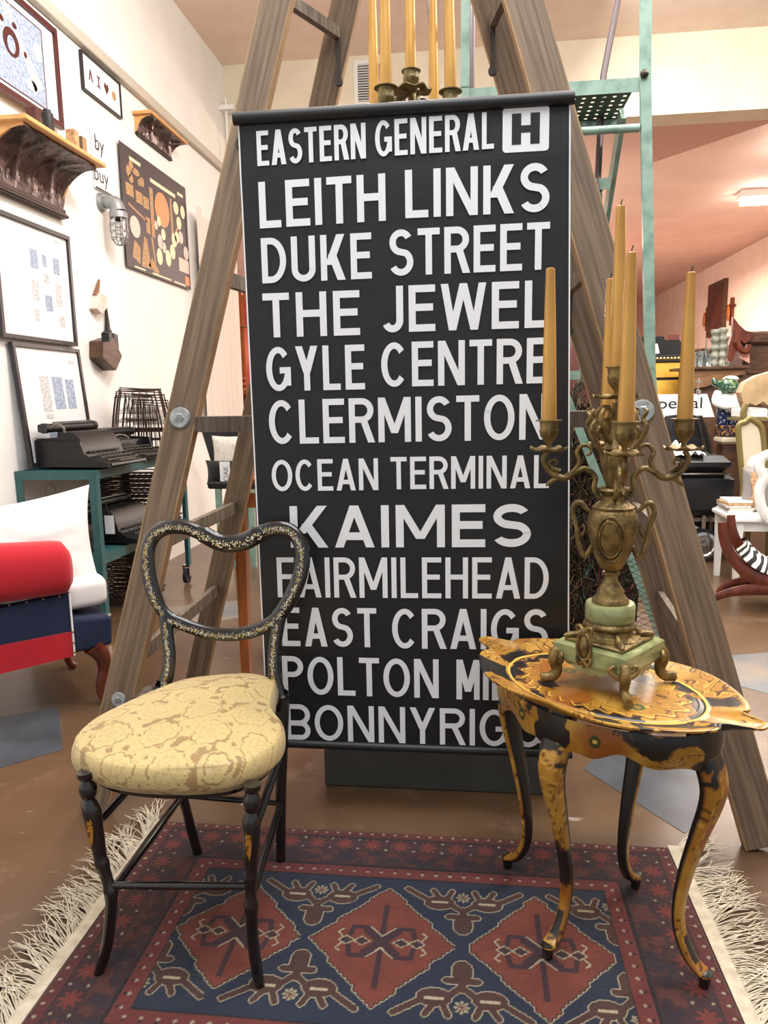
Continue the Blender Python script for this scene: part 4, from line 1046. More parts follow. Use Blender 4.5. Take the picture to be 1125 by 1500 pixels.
# ================================================================ GREEN ROLLING STEEL STEPS
def green_steps():
    t = thing('rolling_steel_steps', (.33, 3.9, 0), 'seafoam green steel stair ladder with perforated treads behind the wooden stepladder', 'ladder')
    A, B = at(680, 128, 1, 3.3), at(944, 108, 1, 3.3); z = 2.50; x0, x1, y0, y1 = A.x, B.x, 3.3, 3.74
    def tread(x0, x1, y0, y1, z, lip, holes):
        # sheet with real square holes: woven from strips
        mb = MB(); nx, ny = holes; dx, dy = (x1 - x0) / nx, (y1 - y0) / ny; hw = .007
        for i in range(nx):
            for j in range(ny):
                cx_, cy_ = x0 + dx * (i + .5), y0 + dy * (j + .5)
                a = [(x0 + dx * i, y0 + dy * j), (x0 + dx * (i + 1), y0 + dy * j), (x0 + dx * (i + 1), y0 + dy * (j + 1)), (x0 + dx * i, y0 + dy * (j + 1))]
                h = [(cx_ - hw, cy_ - hw), (cx_ + hw, cy_ - hw), (cx_ + hw, cy_ + hw), (cx_ - hw, cy_ + hw)]
                mb.add([(p[0], p[1], z) for p in a] + [(p[0], p[1], z) for p in h], [(k, (k + 1) % 4, (k + 1) % 4 + 4, k + 4) for k in range(4)])
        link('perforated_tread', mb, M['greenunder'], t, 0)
        link('tread_lip', MB().bb((x0, y0 - .004, z - lip), (x1, y0, z + .004)), M['green'], t, 0)
        link('tread_lip', MB().bb((x0, y1, z - lip), (x1, y1 + .004, z + .004)), M['green'], t, 0)
    tread(x0 + .02, x1 - .02, y0, y1, z, .05, (16, 9))
    for i in range(1, 9):
        y = 3.40 + .265 * i; tread(x0 + .05, x1 - .06, y, y + .2, z - .28 * i, .045, (14, 4))
    for x in (x0 + .03, x1 - .035):   # stair stringers
        link('stringer', MB().beam((x, 3.55, 2.46), (x, 5.85, .06), .02, .10, (0, 1, .9)), M['green'], t, 0)
    R_ = [at(946, -10, 1, 3.29), at(945, 110, 1, 3.29), at(952, 540, 1, 3.29), at(972, 840, 1, 3.29)]
    R_ = [R_[0] + (R_[0] - R_[1]) * 2.2] + R_ + [Vector((R_[3].x + .06, 3.29, .012))]
    mb = MB()
    for a, b in zip(R_[:-1], R_[1:]): mb.beam(a, b + (b - a).normalized() * .004, .042, .026, (0, 1, 0), .004)
    link('right_post', mb, M['green'], t, 30)
    Lp = [at(682, -10, 1, 3.29), at(681, 130, 1, 3.29), Vector((x0 - .02, 3.29, 1.2)), Vector((x0 - .16, 3.29, .012))]
    mb = MB()
    for a, b in zip([Lp[0] + (Lp[0] - Lp[1]) * 2] + Lp[:-1], Lp): mb.beam(a, b, .036, .026, (0, 1, 0), .004)
    link('left_post', mb, M['green'], t, 30)
    a = at(845, 192, 1, 3.28); b = at(937, 186, 1, 3.28); link('crossbar', MB().cyl((x0 + .0, 3.29, a.z), (b.x, 3.29, b.z), .016), M['green'], t)
    for (u, v) in (((837, 600), (955, 900)),):
        a, b = at(*u, 1, 3.25), at(*v, 1, 3.25); d = (a - b).normalized(); a = a + d * .45; b = b - d * .1
        link('diagonal_brace', MB().beam(a, b, .035, .012, (0, 1, 0)), M['green'], t, 0)
    for q, nm in (((905, -5), 'r'), ((884, 120), 'r'), ((690, -5), 'l'), ((692, 112), 'l')): pass
    p = [at(907, -10, 1, 3.75), at(884, 110, 1, 3.75), at(876, 255, 1, 3.68)]; d = (p[0] - p[1])
    link('rear_handrail', MB().tube([p[0] + d, p[0], p[1], p[2], p[2] + (p[2] - p[1]) * .6], .015, 10), M['steelpole'], t)
    p = [at(692, -10, 1, 3.75), at(691, 118, 1, 3.75)]; link('rear_handrail', MB().tube([p[0] + (p[0] - p[1]), p[0], p[1], p[1] - Vector((0, 0, .7))], .014, 10), M['steelpole'], t)
    p = [at(626, -10, 1, 3.55), at(640, 140, 1, 3.55), at(640, 220, 1, 3.55)]; link('thin_stay', MB().tube(p, .0075, 8), M['steelpole'], t)
    link('bolt', MB().ball(at(944, 108, 1, 3.27), .017, 8, 6), M['iron'], t)
    for x in (x0 - .16, R_[-1].x): pass
green_steps()

# tangle of black netting between ladder and steps
def make_net():
    NY = 3.42; c = at(878, 770, 1, NY); rnd = random.Random(4)
    t = thing('netting_bundle', (c.x, c.y, 0), 'tangled bundle of black netting hanging behind the right side of the sign', 'netting')
    def surf(a, z):
        f = max(0, z - .02) / 1.32; rx = .09 + .13 * max(0, math.sin(PI * min(1, f))) ** .6; ry = .055
        d = mnoise.noise(Vector((math.cos(a) * 2, math.sin(a) * 2, z * 4))) * .03
        return Vector((c.x + (rx + d) * math.cos(a), NY + (ry + d * .5) * math.sin(a), z))
    def fn(u, v): return surf(u * 2 * PI, .0 + 1.22 * v) if 0 < v < 1 else Vector((c.x, NY, 1.22 * v))
    mb = MB().grid(lambda u, v: (lambda p: Vector((c.x + (p.x - c.x) * .9, NY + (p.y - NY) * .8, p.z)))(surf(u * 2 * PI, .005 + 1.2 * v)), 40, 60, True)
    link('bundle_core', mb, mat('net_core', (20, 17, 15), .9, c2=(58, 46, 34), scale=60, lo=.5, hi=.7, bump=.8, bscale=120), t, 60)
    def strands(n, r_, m, nm, seed):
        mb = MB()
        for i in range(n):
            a = rnd.uniform(PI, 2 * PI); z = rnd.uniform(.03, 1.25); p = []; da, dz = rnd.uniform(-.12, .12), rnd.uniform(-.05, .05)
            for k in range(9):
                q = surf(a, max(.01, min(1.3, z))); off = rnd.uniform(-.005, .022); q.y -= off; p.append(q)
                a += da + rnd.uniform(-.12, .12); z += dz + rnd.uniform(-.03, .03)
            mb.tube(p, r_, 3, cap=False)
        tag(link(nm, mb, m, t, 0), kind='stuff')
    strands(1500, .0014, M['net'], 'net_strands', 1); strands(70, .0025, M['netred'], 'red_cords', 2); strands(50, .0018, M['netteal'], 'teal_cords', 3)
    strands(160, .0018, mat('tan_cord', (140, 112, 74), .8), 'tan_cords', 4)
    # loose mesh skirt showing diamonds beside the ladder rail
    mb = MB(); o = Vector((at(998, 900, 1, 3.02).x, 3.02, .24)); 
    N1, N2 = 8, 15
    P = [[o + Vector((-.17 + .026 * i + .006 * rnd.uniform(-1, 1) + .0 * j - .10 * (j / N2), rnd.uniform(-.01, .01), .024 * j + (.012 if i % 2 else 0))) for i in range(N1)] for j in range(N2)]
    for j in range(N2):
        for i in range(N1 - 1):
            mb.tube([P[j][i], P[j][i + 1]], .0013, 3, cap=False)
            if j + 1 < N2: mb.tube([P[j][i + (1 if i % 2 == 0 else 0)], P[j + 1][i + (0 if i % 2 == 0 else 1)]], .0013, 3, cap=False)
    tag(link('net_mesh', mb, M['net'], t, 0), kind='stuff')
make_net()

# ================================================================ LEFT WALL HANGINGS
def framed(name, label, cat, BL, U, V, fw, ft, fm, boardm, art, mat_m=None, group=None):
    """picture: U along width, V up, N outwards"""
    BL, U, V = Vector(BL), Vector(U), Vector(V); N = U.cross(V).normalized(); u, v = U.normalized(), V.normalized()
    t = thing(name, BL + U * .5, label, cat, group); w_, h_ = U.length, V.length
    P = lambda a, b, n=0: BL + u * a + v * b + N * n
    def plate(nm, a0, b0, a1, b1, n0, n1, m): 
        mb = MB().prism([P(a0, b0, n0), P(a1, b0, n0), P(a1, b1, n0), P(a0, b1, n0)], N * (n1 - n0)); return link(nm, mb, m, t, 0)
    if fw:
        mb = MB()
        for a0, b0, a1, b1 in ((0, 0, w_, fw), (0, h_ - fw, w_, h_), (0, fw, fw, h_ - fw), (w_ - fw, fw, w_, h_ - fw)):
            mb.prism([P(a0, b0), P(a1, b0), P(a1, b1), P(a0, b1)], N * ft)
        link('frame', mb, fm, t, 0)
    pr = plate('print', fw, fw, w_ - fw, h_ - fw, 0.001, ft * .5 if fw else ft, boardm)
    n = (ft * .5 if fw else ft) + .0006
    for nm, m, shapes in art:
        mb = MB()
        for sh in shapes:
            if sh[0] == 'r': _, a0, b0, a1, b1 = sh; pts = [(a0, b0), (a1, b0), (a1, b1), (a0, b1)]
            elif sh[0] == 'e': _, ca, cb, ra, rb = sh; pts = [(ca + ra * math.cos(2 * PI * k / 20), cb + rb * math.sin(2 * PI * k / 20)) for k in range(20)]
            else: pts = sh[1]
            mb.add([P(a * w_, b * h_, n) for a, b in pts], [tuple(range(len(pts)))])
        o = link(nm, mb, m, pr, 0); n += .0004
        if len(shapes) > 1: o['kind'] = 'stuff'
    return t, P
def wallframe(p_tl, p_br, dx=.004):
    """corner rectangle on the left wall from two pixels -> BL, U, V"""
    a, b = at(*p_tl, 0, WX + dx), at(*p_br, 0, WX + dx)
    return Vector((WX + dx, a.y, b.z)), Vector((0, b.y - a.y, 0)), Vector((0, 0, a.z - b.z))
# big aubergine wall chart
a, b = at(173, 205, 0, WX + .02), at(279, 425, 0, WX + .02)
rows = lambda L: [('e', x, y, r, s) for x, y, r, s in L]
art = [('tan_figures', M['postertan'], rows([(.10, .80, .03, .05), (.14, .86, .03, .04), (.20, .83, .05, .03), (.13, .75, .03, .035), (.24, .76, .02, .03), (.28, .78, .03, .04)]) +
        [('r', .05, .60, .15, .70), ('r', .18, .58, .27, .68), ('r', .28, .57, .36, .67), ('p', [(.07, .54), (.32, .47), (.32, .45), (.07, .52)]), ('r', .38, .35, .43, .78), ('p', [(.70, .80), (.73, .80), (.74, .40), (.70, .40)]), ('p', [(.2, .05), (.26, .32), (.30, .30), (.34, .05)]), ('p', [(.08, .10), (.12, .25), (.2, .2), (.18, .06)]), ('p', [(.3, .08), (.36, .16), (.46, .06), (.44, .02)]), ('r', .30, .36, .36, .50), ('p', [(.76, .5), (.84, .62), (.8, .5)]), ('p', [(.36, .34), (.39, .34), (.42, .12), (.4, .12)])]),
       ('orange_disc', M['posterorange'], [('e', .565, .64, .115, .155), ('r', .9, .03, .98, .12)]),
       ('cream_discs', M['postercream'], rows([(.80, .74, .045, .06), (.92, .74, .04, .062), (.84, .61, .043, .062), (.79, .46, .04, .055), (.74, .42, .045, .065), (.62, .22, .045, .075), (.48, .20, .045, .075), (.70, .30, .045, .07), (.56, .42, .035, .052), (.50, .52, .028, .045)]) +
        [('r', .40, .83, .80, .865), ('r', .12, .90, .27, .93), ('r', .84, .88, .94, .91), ('r', .35, .015, .65, .03), ('r', .7, .015, .9, .03), ('r', .1, .015, .25, .03)]),
       ('pink_discs', M['posterpink'], rows([(.14, .36, .07, .09), (.86, .48, .042, .06), (.94, .35, .045, .065), (.50, .34, .04, .065), (.56, .30, .035, .05), (.45, .47, .025, .04)]) + [('r', .80, .15, .98, .28)])]
framed('wall_chart', 'large aubergine illustrated wall chart with orange disc and cream circles', 'poster', (WX + .02, a.y, b.z), (0, b.y - a.y, 0), (0, 0, a.z - b.z), 0, .004, None, M['poster'], art)
for nm, z in (('chart_rod', a.z + .01), ('chart_rod', b.z - .01)):
    pass
# small frame with A I heart O
BL, U, V = wallframe((115, 72), (176, 175))
framed('letter_frame', 'thin black frame with four small pictured characters on white', 'picture', BL, U, V, .009, .02, M['darkframe'], M['paper'],
       [('cards', M['mat_board'], [('r', .12, .25, .30, .78), ('r', .33, .25, .50, .78), ('r', .53, .25, .70, .78), ('r', .73, .25, .90, .78)]),
        ('dark_marks', M['redframe'], [('p', [(.16, .38), (.19, .38), (.21, .55), (.235, .38), (.27, .38), (.225, .68), (.20, .68)]), ('r', .40, .38, .43, .68), ('r', .37, .64, .46, .68), ('r', .37, .38, .46, .42),
                                        ('p', [(.615, .36), (.68, .55), (.66, .66), (.63, .66), (.615, .6), (.60, .66), (.57, .66), (.55, .55)])]),
        ('tan_disc', M['postertan'], [('e', .815, .5, .055, .13)])])
def text_mesh(body, size):
    cu = bpy.data.curves.new('lettering', 'FONT'); cu.body = body; cu.size = size; cu.align_x = 'CENTER'
    o = bpy.data.objects.new('lettering', cu); C.objects.link(o); dg = bpy.context.evaluated_depsgraph_get(); me = o.evaluated_get(dg).to_mesh()
    vs = [tuple(v.co) for v in me.vertices]; fs = [tuple(p.vertices) for p in me.polygons]; o.evaluated_get(dg).to_mesh_clear(); C.objects.unlink(o); bpy.data.objects.remove(o)
    return vs, fs
def put_text(body, size, centre, u, v, m, parent, sx=1):
    vs, fs = text_mesh(body, size); u, v = Vector(u), Vector(v); c = Vector(centre)
    mb = MB(); mb.add([c + u * (p[0] * sx) + v * p[1] for p in vs], fs); return link('lettering', mb, m, parent, 0)
BL, U, V = wallframe((131, 184), (162, 288))
t, P = framed('by_buy_sign', 'white square board lettered by and buy on the left wall', 'sign', BL, U, V, 0, .012, None, M['paper'], [])
c = at(146, 222, 0, WX + .0175); put_text('by', .135, c, (0, 1, 0), (0, 0, 1), M['darkframe'], t)
c = at(149, 268, 0, WX + .0175); put_text('buy', .135, c, (0, 1, 0), (0, 0, 1), M['darkframe'], t)
a = at(140, 269, 0, WX + .018); b = at(163, 287, 0, WX + .018); link('lower_edge', MB().bb((WX + .017, BL.y, BL.z), (WX + .021, (BL + U).y, BL.z + .008)), M['darkframe'], t, 0)
# framed diagrams: one on the wall, one leaning on the shelf
blocks = lambda cols, rws, x0, y0, dx, dy, w_, h_: [('r', x0 + dx * i, y0 + dy * j, x0 + dx * i + w_, y0 + dy * j + h_) for i in range(cols) for j in range(rws)]
a, b = at(95, 347, 0, WX + .01), at(103, 507, 0, WX + .01)
wd = .72
framed('diagram_frame', 'black framed sheet of nine pale diagrams hanging on the left wall', 'picture', (WX + .01, a.y - wd, b.z), (0, wd, 0), (0, 0, a.z - b.z), .022, .03, M['darkframe'], M['paper'],
       [('blue_blocks', M['printblue'], [('r', .44, .62, .54, .78), ('r', .60, .66, .66, .76), ('r', .75, .62, .84, .76), ('r', .60, .28, .70, .42)]), ('grey_blocks', M['printgrey'], [('r', .44, .35, .52, .52), ('r', .60, .52, .68, .60), ('r', .76, .34, .84, .54), ('r', .78, .90, .86, .93), ('r', .44, .18, .5, .28), ('r', .78, .16, .86, .26)])])
tl_, tr_ = at(10, 500, 0, WX + .03), at(111, 521, 0, WX + .03)
bl_ = at(38, 684, 2, .917)
V_ = Vector((tl_.x - bl_.x, 0, tl_.z - bl_.z)); U_ = Vector((0, tr_.y - tl_.y, 0))
bl_.y = tl_.y
framed('leaning_frame', 'black framed sheet of pale blue diagrams leaning on the teal shelf', 'picture', (WX + .065, tl_.y + .03, .9165), U_, Vector((-.05, 0, tl_.z - .9165)), .02, .025, M['darkframe'], M['paper'],
       [('blue_blocks', M['printblue'], [('r', .50, .46, .66, .74), ('r', .70, .46, .84, .72), ('r', .34, .20, .48, .34), ('r', .52, .20, .66, .34), ('r', .70, .20, .84, .34)]), ('grey_blocks', M['printgrey'], [('r', .32, .44, .45, .74), ('r', .34, .38, .45, .42), ('r', .8, .86, .9, .89)])])
# large ornate print on the high shelf
tr_ = at(81, 44, 0, WX + .05); wd = 1.0; zt_ = tr_.z; zb2 = 2.80
framed('ornate_print', 'large oxblood framed blue and white ornate print standing on the high shelf', 'picture', (WX + .03, tr_.y - wd, zb2), (0, wd, 0), (0, 0, zt_ - zb2), .03, .03, M['redframe'], M['mat_board'],
       [('inner_line', M['redframe'], [('r', .0, .10, .86, .88)]), ('print_field', M['printblue'], [('r', .0, .115, .85, .865)]),
        ('pale_rays', M['printgrey'], [('p', [(.55, .80), (.2, .2), (.3, .15)]), ('p', [(.55, .80), (.75, .2), (.84, .3)]), ('e', .72, .25, .05, .05), ('e', .80, .62, .04, .09)]),
        ('medallion', M['redframe'], [('e', .56, .52, .07, .13), ('e', .49, .68, .02, .03), ('e', .60, .70, .02, .03), ('e', .45, .5, .015, .03), ('e', .68, .5, .015, .03)]),
        ('medallion_heart', M['printblue'], [('e', .56, .50, .035, .08)]), ('gold_star', M['postercream'], [('p', [(.55 + (.06 if k % 2 else .02) * math.cos(k * PI / 8), .80 + (.09 if k % 2 else .03) * math.sin(k * PI / 8)) for k in range(16)])])])
# pressed tin cove shelves
def cove(px_bot, px_front, label, length, left_gap=.04):
    wb = at(*px_bot, 0, WX + .03); y1 = wb.y; fr = at(*px_front, 1, y1 + left_gap)
    zt_, d = fr.z, fr.x - WX; h_ = zt_ - wb.z; y0 = y1 - length
    t = thing('cove_shelf', (WX, (y0 + y1) / 2, zt_ - h_), label, 'shelf', None)
    link('board', MB().bb((WX, y0 - left_gap, zt_ - .022), (WX + d, y1 + left_gap, zt_), .003), M['pine'], t, 0)
    n = 14; c = []
    for i in range(n + 1):
        a = i / n * PI / 2; c.append((WX + d * .86 - d * .78 * math.sin(a), zt_ - .05 * h_ - .022 - (h_ * .74) * (1 - math.cos(a))))
    c = [(WX + d * .86, zt_ - .0225)] + c; yv = 40
    mb = MB()
    for j in range(yv + 1):
        y = y0 + (y1 - y0) * j / yv
        for i, (x, z) in enumerate(c):
            s_ = i / len(c); cell = (y - y0) / .32; e = mnoise.noise(Vector((y * 9, z * 9, 3.1))) * .012 + (.012 * math.exp(-((abs((cell % 1) - .5) - (s_ - .5) * .8) / .06) ** 2) + .012 * math.exp(-((abs((cell % 1) - .5) - (.5 - s_) * .8) / .06) ** 2)) * (1 if 1 < i < n else 0)
            mb.v.append((x + e * .8, y, z - e * .5))
    m_ = len(c)
    for j in range(yv):
        for i in range(m_ - 1): mb.f.append((j * m_ + i, j * m_ + i + 1, (j + 1) * m_ + i + 1, (j + 1) * m_ + i))
    link('tin_cove', mb, M['tin'], t, 60)
    zz = c[-1][1]; mb = MB(); mb.bb((WX, y0, zz - .05 * h_), (WX + d * .13, y1, zz + .01), .002); mb.bb((WX, y0, zz - .13 * h_), (WX + d * .19, y1, zz - .06 * h_), .006); mb.bb((WX, y0, wb.z), (WX + d * .1, y1, zz - .13 * h_), .003)
    link('moulding', mb, M['tinplain'], t, 0)
    for y in (y0 - .002, y1 - .016):
        pts = [Vector((WX, y, zt_ - .0225))] + [Vector((x, y, z)) for x, z in c[:-1]] + [Vector((WX + d * .08, y, zz)), Vector((WX, y, zz))]
        pts = [p for i, p in enumerate(pts) if i != 1 or True]
        link('end_bracket', MB().prism(pts, (0, .014, 0)), M['pine'], t, 0)
    return WX + d, y0, y1, zt_
_y1 = at(96, 322, 0, WX + .03).y; _f = at(155, 240, 1, _y1 + .04); cl_ = _y1 - at(37, 159, 0, _f.x).y - .04
cx1, cy0, cy1, cz = cove((96, 322), (155, 240), 'large cove shelf of dark embossed tin under a pine board', cl_)
cove((254, 234), (275, 208), 'small cove shelf of dark tin and pine high beside the wall chart', .62, .03)
q = Vector((WX + .20, at(70, 180, 0, WX + .20).y, cz)); 
mb = MB().lathe([(.028, 0), (.03, .004), (.03, .115), (.026, .12), (.020, .122), (.020, .135), (.0001, .136)], q + Vector((0, 0, .0005)), 18); tag(link('dark_bottle', mb, M['blackmat']), 'small dark cylindrical bottle on the large tin cove shelf', 'bottle')
for i, (px, s_, m, lb) in enumerate(((105, .05, 'postertan', 'small tan block on the cove shelf, left of the grey one'), (116, .05, 'oldwood', 'small grey-brown block nearest the far end of the cove shelf'), (50, .045, 'redframe', 'small reddish block on the cove shelf, left of the dark bottle'))):
    y = at(px, 200, 0, cx1 - .05).y; tag(link('small_block', MB().bb((cx1 - .07, y - s_ * .5, cz + .0005), (cx1 - .02, y + s_ * .4, cz + .095 - .01 * i), .004), M[m]), lb, 'ornament')
# caged bulkhead lamp
def cage_lamp():
    a = at(147, 297, 0, WX); c = at(166, 316, 0, WX + .17); t = thing('caged_wall_lamp', (WX, a.y, a.z), 'grey industrial wall lamp with wire cage over a glass jar', 'lamp')
    link('wall_plate', MB().tube([(WX, a.y, a.z), (WX + .03, a.y, a.z)], [.06, .05], 20), M['lampgrey'], t)
    p = spline([(WX + .02, a.y, a.z), (WX + .06, a.y, a.z + .0), (WX + .10, a.y, a.z - .01), (WX + .115, a.y, a.z - .06)], 5); link('elbow', MB().tube(p, lerp_list([.034, .040, .046, .052], len(p)), 14), M['lampgrey'], t)
    x, y, z = WX + .115, a.y, a.z - .06
    link('collar', MB().lathe([(.052, z), (.058, z - .01), (.058, z - .04), (.05, z - .045)], (x, y, 0), 20), M['lampgrey'], t)
    link('glass_jar', MB().lathe([(.040, z - .045), (.042, z - .13), (.034, z - .17), (.015, z - .185), (.0001, z - .187)], (x, y, 0), 18), M['glass'], t)
    mb = MB()
    for k in range(8):
        b = 2 * PI * k / 8; mb.tube([(x + r_ * math.cos(b), y + r_ * math.sin(b), z - dz) for r_, dz in ((.054, .04), (.058, .12), (.048, .175), (.022, .205), (.0, .21))], .0035, 5)
    for dz, r_ in ((.08, .057), (.125, .058), (.165, .052)): mb.tube([(x + r_ * math.cos(2 * PI * i / 20), y + r_ * math.sin(2 * PI * i / 20), z - dz) for i in range(20)], .0035, 5, closed=True)
    link('cage', mb, M['lampgrey'], t, 60)
cage_lamp()
# brushes
def wallpoly(name, pts, dep, m, label, cat, parent=None, x=None):
    x = WX + .003 if x is None else x
    P = [at(*p, 0, x) for p in pts]; mb = MB().prism([Vector((x, p.y, p.z)) for p in P], (dep, 0, 0)); o = link(name, mb, m, parent, 0)
    return tag(o, label, cat) if label else o
def brush(label, handle, block, hm, bm):
    p = [at(*q, 0, WX + .02) for q in handle]; t = thing('wall_brush', (WX, p[0].y, p[-1].z), label, 'brush')
    link('handle', MB().tube(p, lerp_list([.008, .014, .02], len(p)), 8), hm, t); wallpoly('brush_head', block, .05, bm, None, None, t)
brush('pale wooden brush hanging under the caged lamp', [(145, 410), (143, 422), (140, 434)], [(136, 430), (146, 434), (147, 450), (139, 460), (131, 452)], M['oak'], M['posterpink'])
brush('slim black brush hanging above the dark wedge', [(155, 450), (157, 470), (158, 488)], [(156, 488), (162, 491), (164, 512), (157, 512)], M['blackmat'], M['typer'])
t = thing('wooden_block_brush', at(145, 540, 0, WX), 'heavy dark wooden wedge brush hanging lowest on the wall', 'brush')
wallpoly('block', [(131, 500), (146, 495), (160, 522), (151, 543), (131, 524)], .09, M['walnut'], None, None, t); wallpoly('knob', [(148, 488), (153, 484), (154, 496), (149, 501)], .05, M['blackmat'], None, None, t, x=WX + .094)
# sheer curtain
a, b = at(278, 280, 0, WX + .10), at(326, 300, 0, WX + .10)
mb = MB().grid(lambda u, v: Vector((WX + .07 + .030 * math.sin(u * 34) + .01 * math.sin(u * 77), 6.33 + .98 * u, (2.88 - .10 * math.sin(PI * u)) * v + 1.0 * (1 - v))), 90, 12)
tag(link('curtain', mb, M['curtain'], None, 60), 'cream sheer curtain hanging at the far end of the left wall', 'curtain')

# ================================================================ TEAL SHELF AND WHAT STANDS ON IT
def teal_shelf():
    x0, x1, y0, y1 = WX + .005, -1.93, 3.6, 4.82; t = thing('steel_shelf', (-2.15, 4.2, 0), 'teal painted steel shelving on black casters against the left wall', 'shelf')
    for x in (x0 + .02, x1 - .02):
        for y in (y0 + .02, y1 - .02):
            mb = MB(); sx = 1 if x < -2.1 else -1; sy = 1 if y < 4 else -1
            mb.bb((x - .02 * sx, y - .02 * sy, .13), (x - .015 * sx, y + .02 * sy, .9)); mb.bb((x - .0149 * sx, y - .02 * sy, .13), (x + .02 * sx, y - .015 * sy, .9)); link('post', mb, M['teal'], t, 0)
            mb = MB().tube([(x - .013, y - .02, .056), (x + .013, y - .02, .056)], .052, 20); mb.tube([(x - .016, y - .02, .056), (x + .016, y - .02, .056)], .018, 12); c = link('caster_wheel', mb, M['rubber'], t)
            mb = MB(); mb.bb((x - .024, y - .03, .05), (x - .02, y, .125)); mb.bb((x + .02, y - .03, .05), (x + .024, y, .125)); mb.bb((x - .026, y - .03, .118), (x + .026, y + .02, .13)); link('caster_fork', mb, M['chrome'], t, 0)
    for z, th in ((.9, .045), (.45, .05)):
        link('shelf_panel', MB().bb((x0, y0, z - .006), (x1, y1, z)), M['teal'], t, 0)
        mb = MB(); mb.bb((x1 - .003, y0, z - th), (x1 + .002, y1, z + .001)); mb.bb((x0, y0 - .002, z - th), (x1, y0 + .003, z + .001)); mb.bb((x0, y1 - .003, z - th), (x1, y1 + .002, z + .001)); link('shelf_rim', mb, M['teal'], t, 0)
teal_shelf()
def typewriter(x, y, z, rz, label, hood=True, tagged=False, s=1.0):
    t = thing('typewriter', (x, y, z), label, 'typewriter', 'vintage typewriters')
    Tm = Matrix.Translation((x, y, z + .001)) @ Matrix.Rotation(rz, 4, 'Z') @ Matrix.Scale(s, 4)
    W = .15
    prof = [(-.18, .012), (.20, .012), (.215, .02), (.21, .03), (.13, .038), (.085, .06), (.07, .10), (.05, .15), (.02, .175), (-.06, .178), (-.065, .15), (-.18, .145)] if hood else [(-.17, .012), (.2, .012), (.2, .03), (.09, .05), (.03, .06), (.01, .12), (-.15, .13), (-.17, .1)]
    mb = MB(Tm); mb.prism([(a, -W, b) for a, b in prof], (0, 2 * W, 0)); mb.prism([(-.18, -W - .012, .012), (.21, -W - .012, .012), (.205, -W - .012, .032), (.13, -W - .012, .04), (.08, -W - .012, .07), (.06, -W - .012, .13), (-.18, -W - .012, .14)], (0, .0115, 0)); mb.prism([(-.18, W + .0005, .012), (.21, W + .0005, .012), (.205, W + .0005, .032), (.13, W + .0005, .04), (.08, W + .0005, .07), (.06, W + .0005, .13), (-.18, W + .0005, .14)], (0, .0115, 0)); link('body', mb, M['typer'], t, 30)
    mb = MB(Tm); zc2 = .196 if hood else .165; mb.cyl((-.10, -.175, zc2), (-.10, .175, zc2), .021, 16); mb.cyl((-.10, -.20, zc2), (-.10, -.176, zc2), .024, 14); mb.cyl((-.10, .176, zc2), (-.10, .20, zc2), .024, 14); mb.bb((-.155, -.165, zc2 - .02), (-.125, .165, zc2 + .018), .004); link('carriage', mb, M['blackmat'], t)
    mb = MB(Tm); mb.tube(spline([(-.07, -.19, zc2), (-.02, -.205, zc2 + .02), (.01, -.205, zc2 + .008), (.015, -.20, zc2 - .02)], 4), .005, 6); mb.cyl((-.08, -.15, zc2 + .026), (-.08, .15, zc2 + .026), .004, 6); link('return_lever', mb, M['typer_metal'], t)
    mb = MB(Tm)
    for r_ in range(4):
        for k in range(10):
            a = (.085 + .032 * r_, -.12 + .026 * k + .006 * (r_ % 2), .082 - .013 * r_); mb.cyl((a[0] - .01, a[1], a[2] - .024), a, .0025, 4); mb.cyl(a, (a[0] + .001, a[1], a[2] + .004), .009, 8)
    mb.bb((.198, -.07, .036), (.21, .07, .042)); tag(link('keys', mb, M['typer_metal'], t, 40), kind='stuff')
    if not hood:
        mb = MB(Tm)
        for k in range(15):
            b = -1.1 + 2.2 * k / 14; mb.tube([(.05, .09 * math.sin(b), .07), (-.02, .10 * math.sin(b), .075 + .06 * math.cos(b))], .0025, 4)
        mb.tube([(-.03, .10 * math.sin(b), .08 + .07 * math.cos(b)) for b in [-1.3 + 2.6 * i / 14 for i in range(15)]], .007, 6); link('type_basket', mb, M['typer_metal'], t)
        for sg in (1, -1): link('spool', MB(Tm).cyl((-.06, sg * .09, .135), (-.06, sg * .09, .15), .034, 16), M['typer'], t)
    if tagged:
        q = Tm @ Vector((.04, -.168, .11)); pt = link('price_tag', MB().bb((q.x - .028, q.y - .012, q.z - .055), (q.x + .028, q.y - .0105, q.z + .05)), M['paper'], t, 0); link('tag_string', MB().tube([(q.x, q.y - .010, q.z + .05), (q.x - .03, q.y + .01, q.z + .14)], .0012, 4), M['blackmat'], pt)
typewriter(-2.08, 3.84, .90, R(-6), 'hooded black typewriter nearest the camera on the top teal shelf', True, s=1.12)
typewriter(-2.09, 4.27, .90, R(-14), 'open frame black typewriter further along the top teal shelf', False, s=1.02)
typewriter(-2.03, 4.07, .45, R(-8), 'black typewriter with white price tag on the lower teal shelf', True, True, s=1.12)
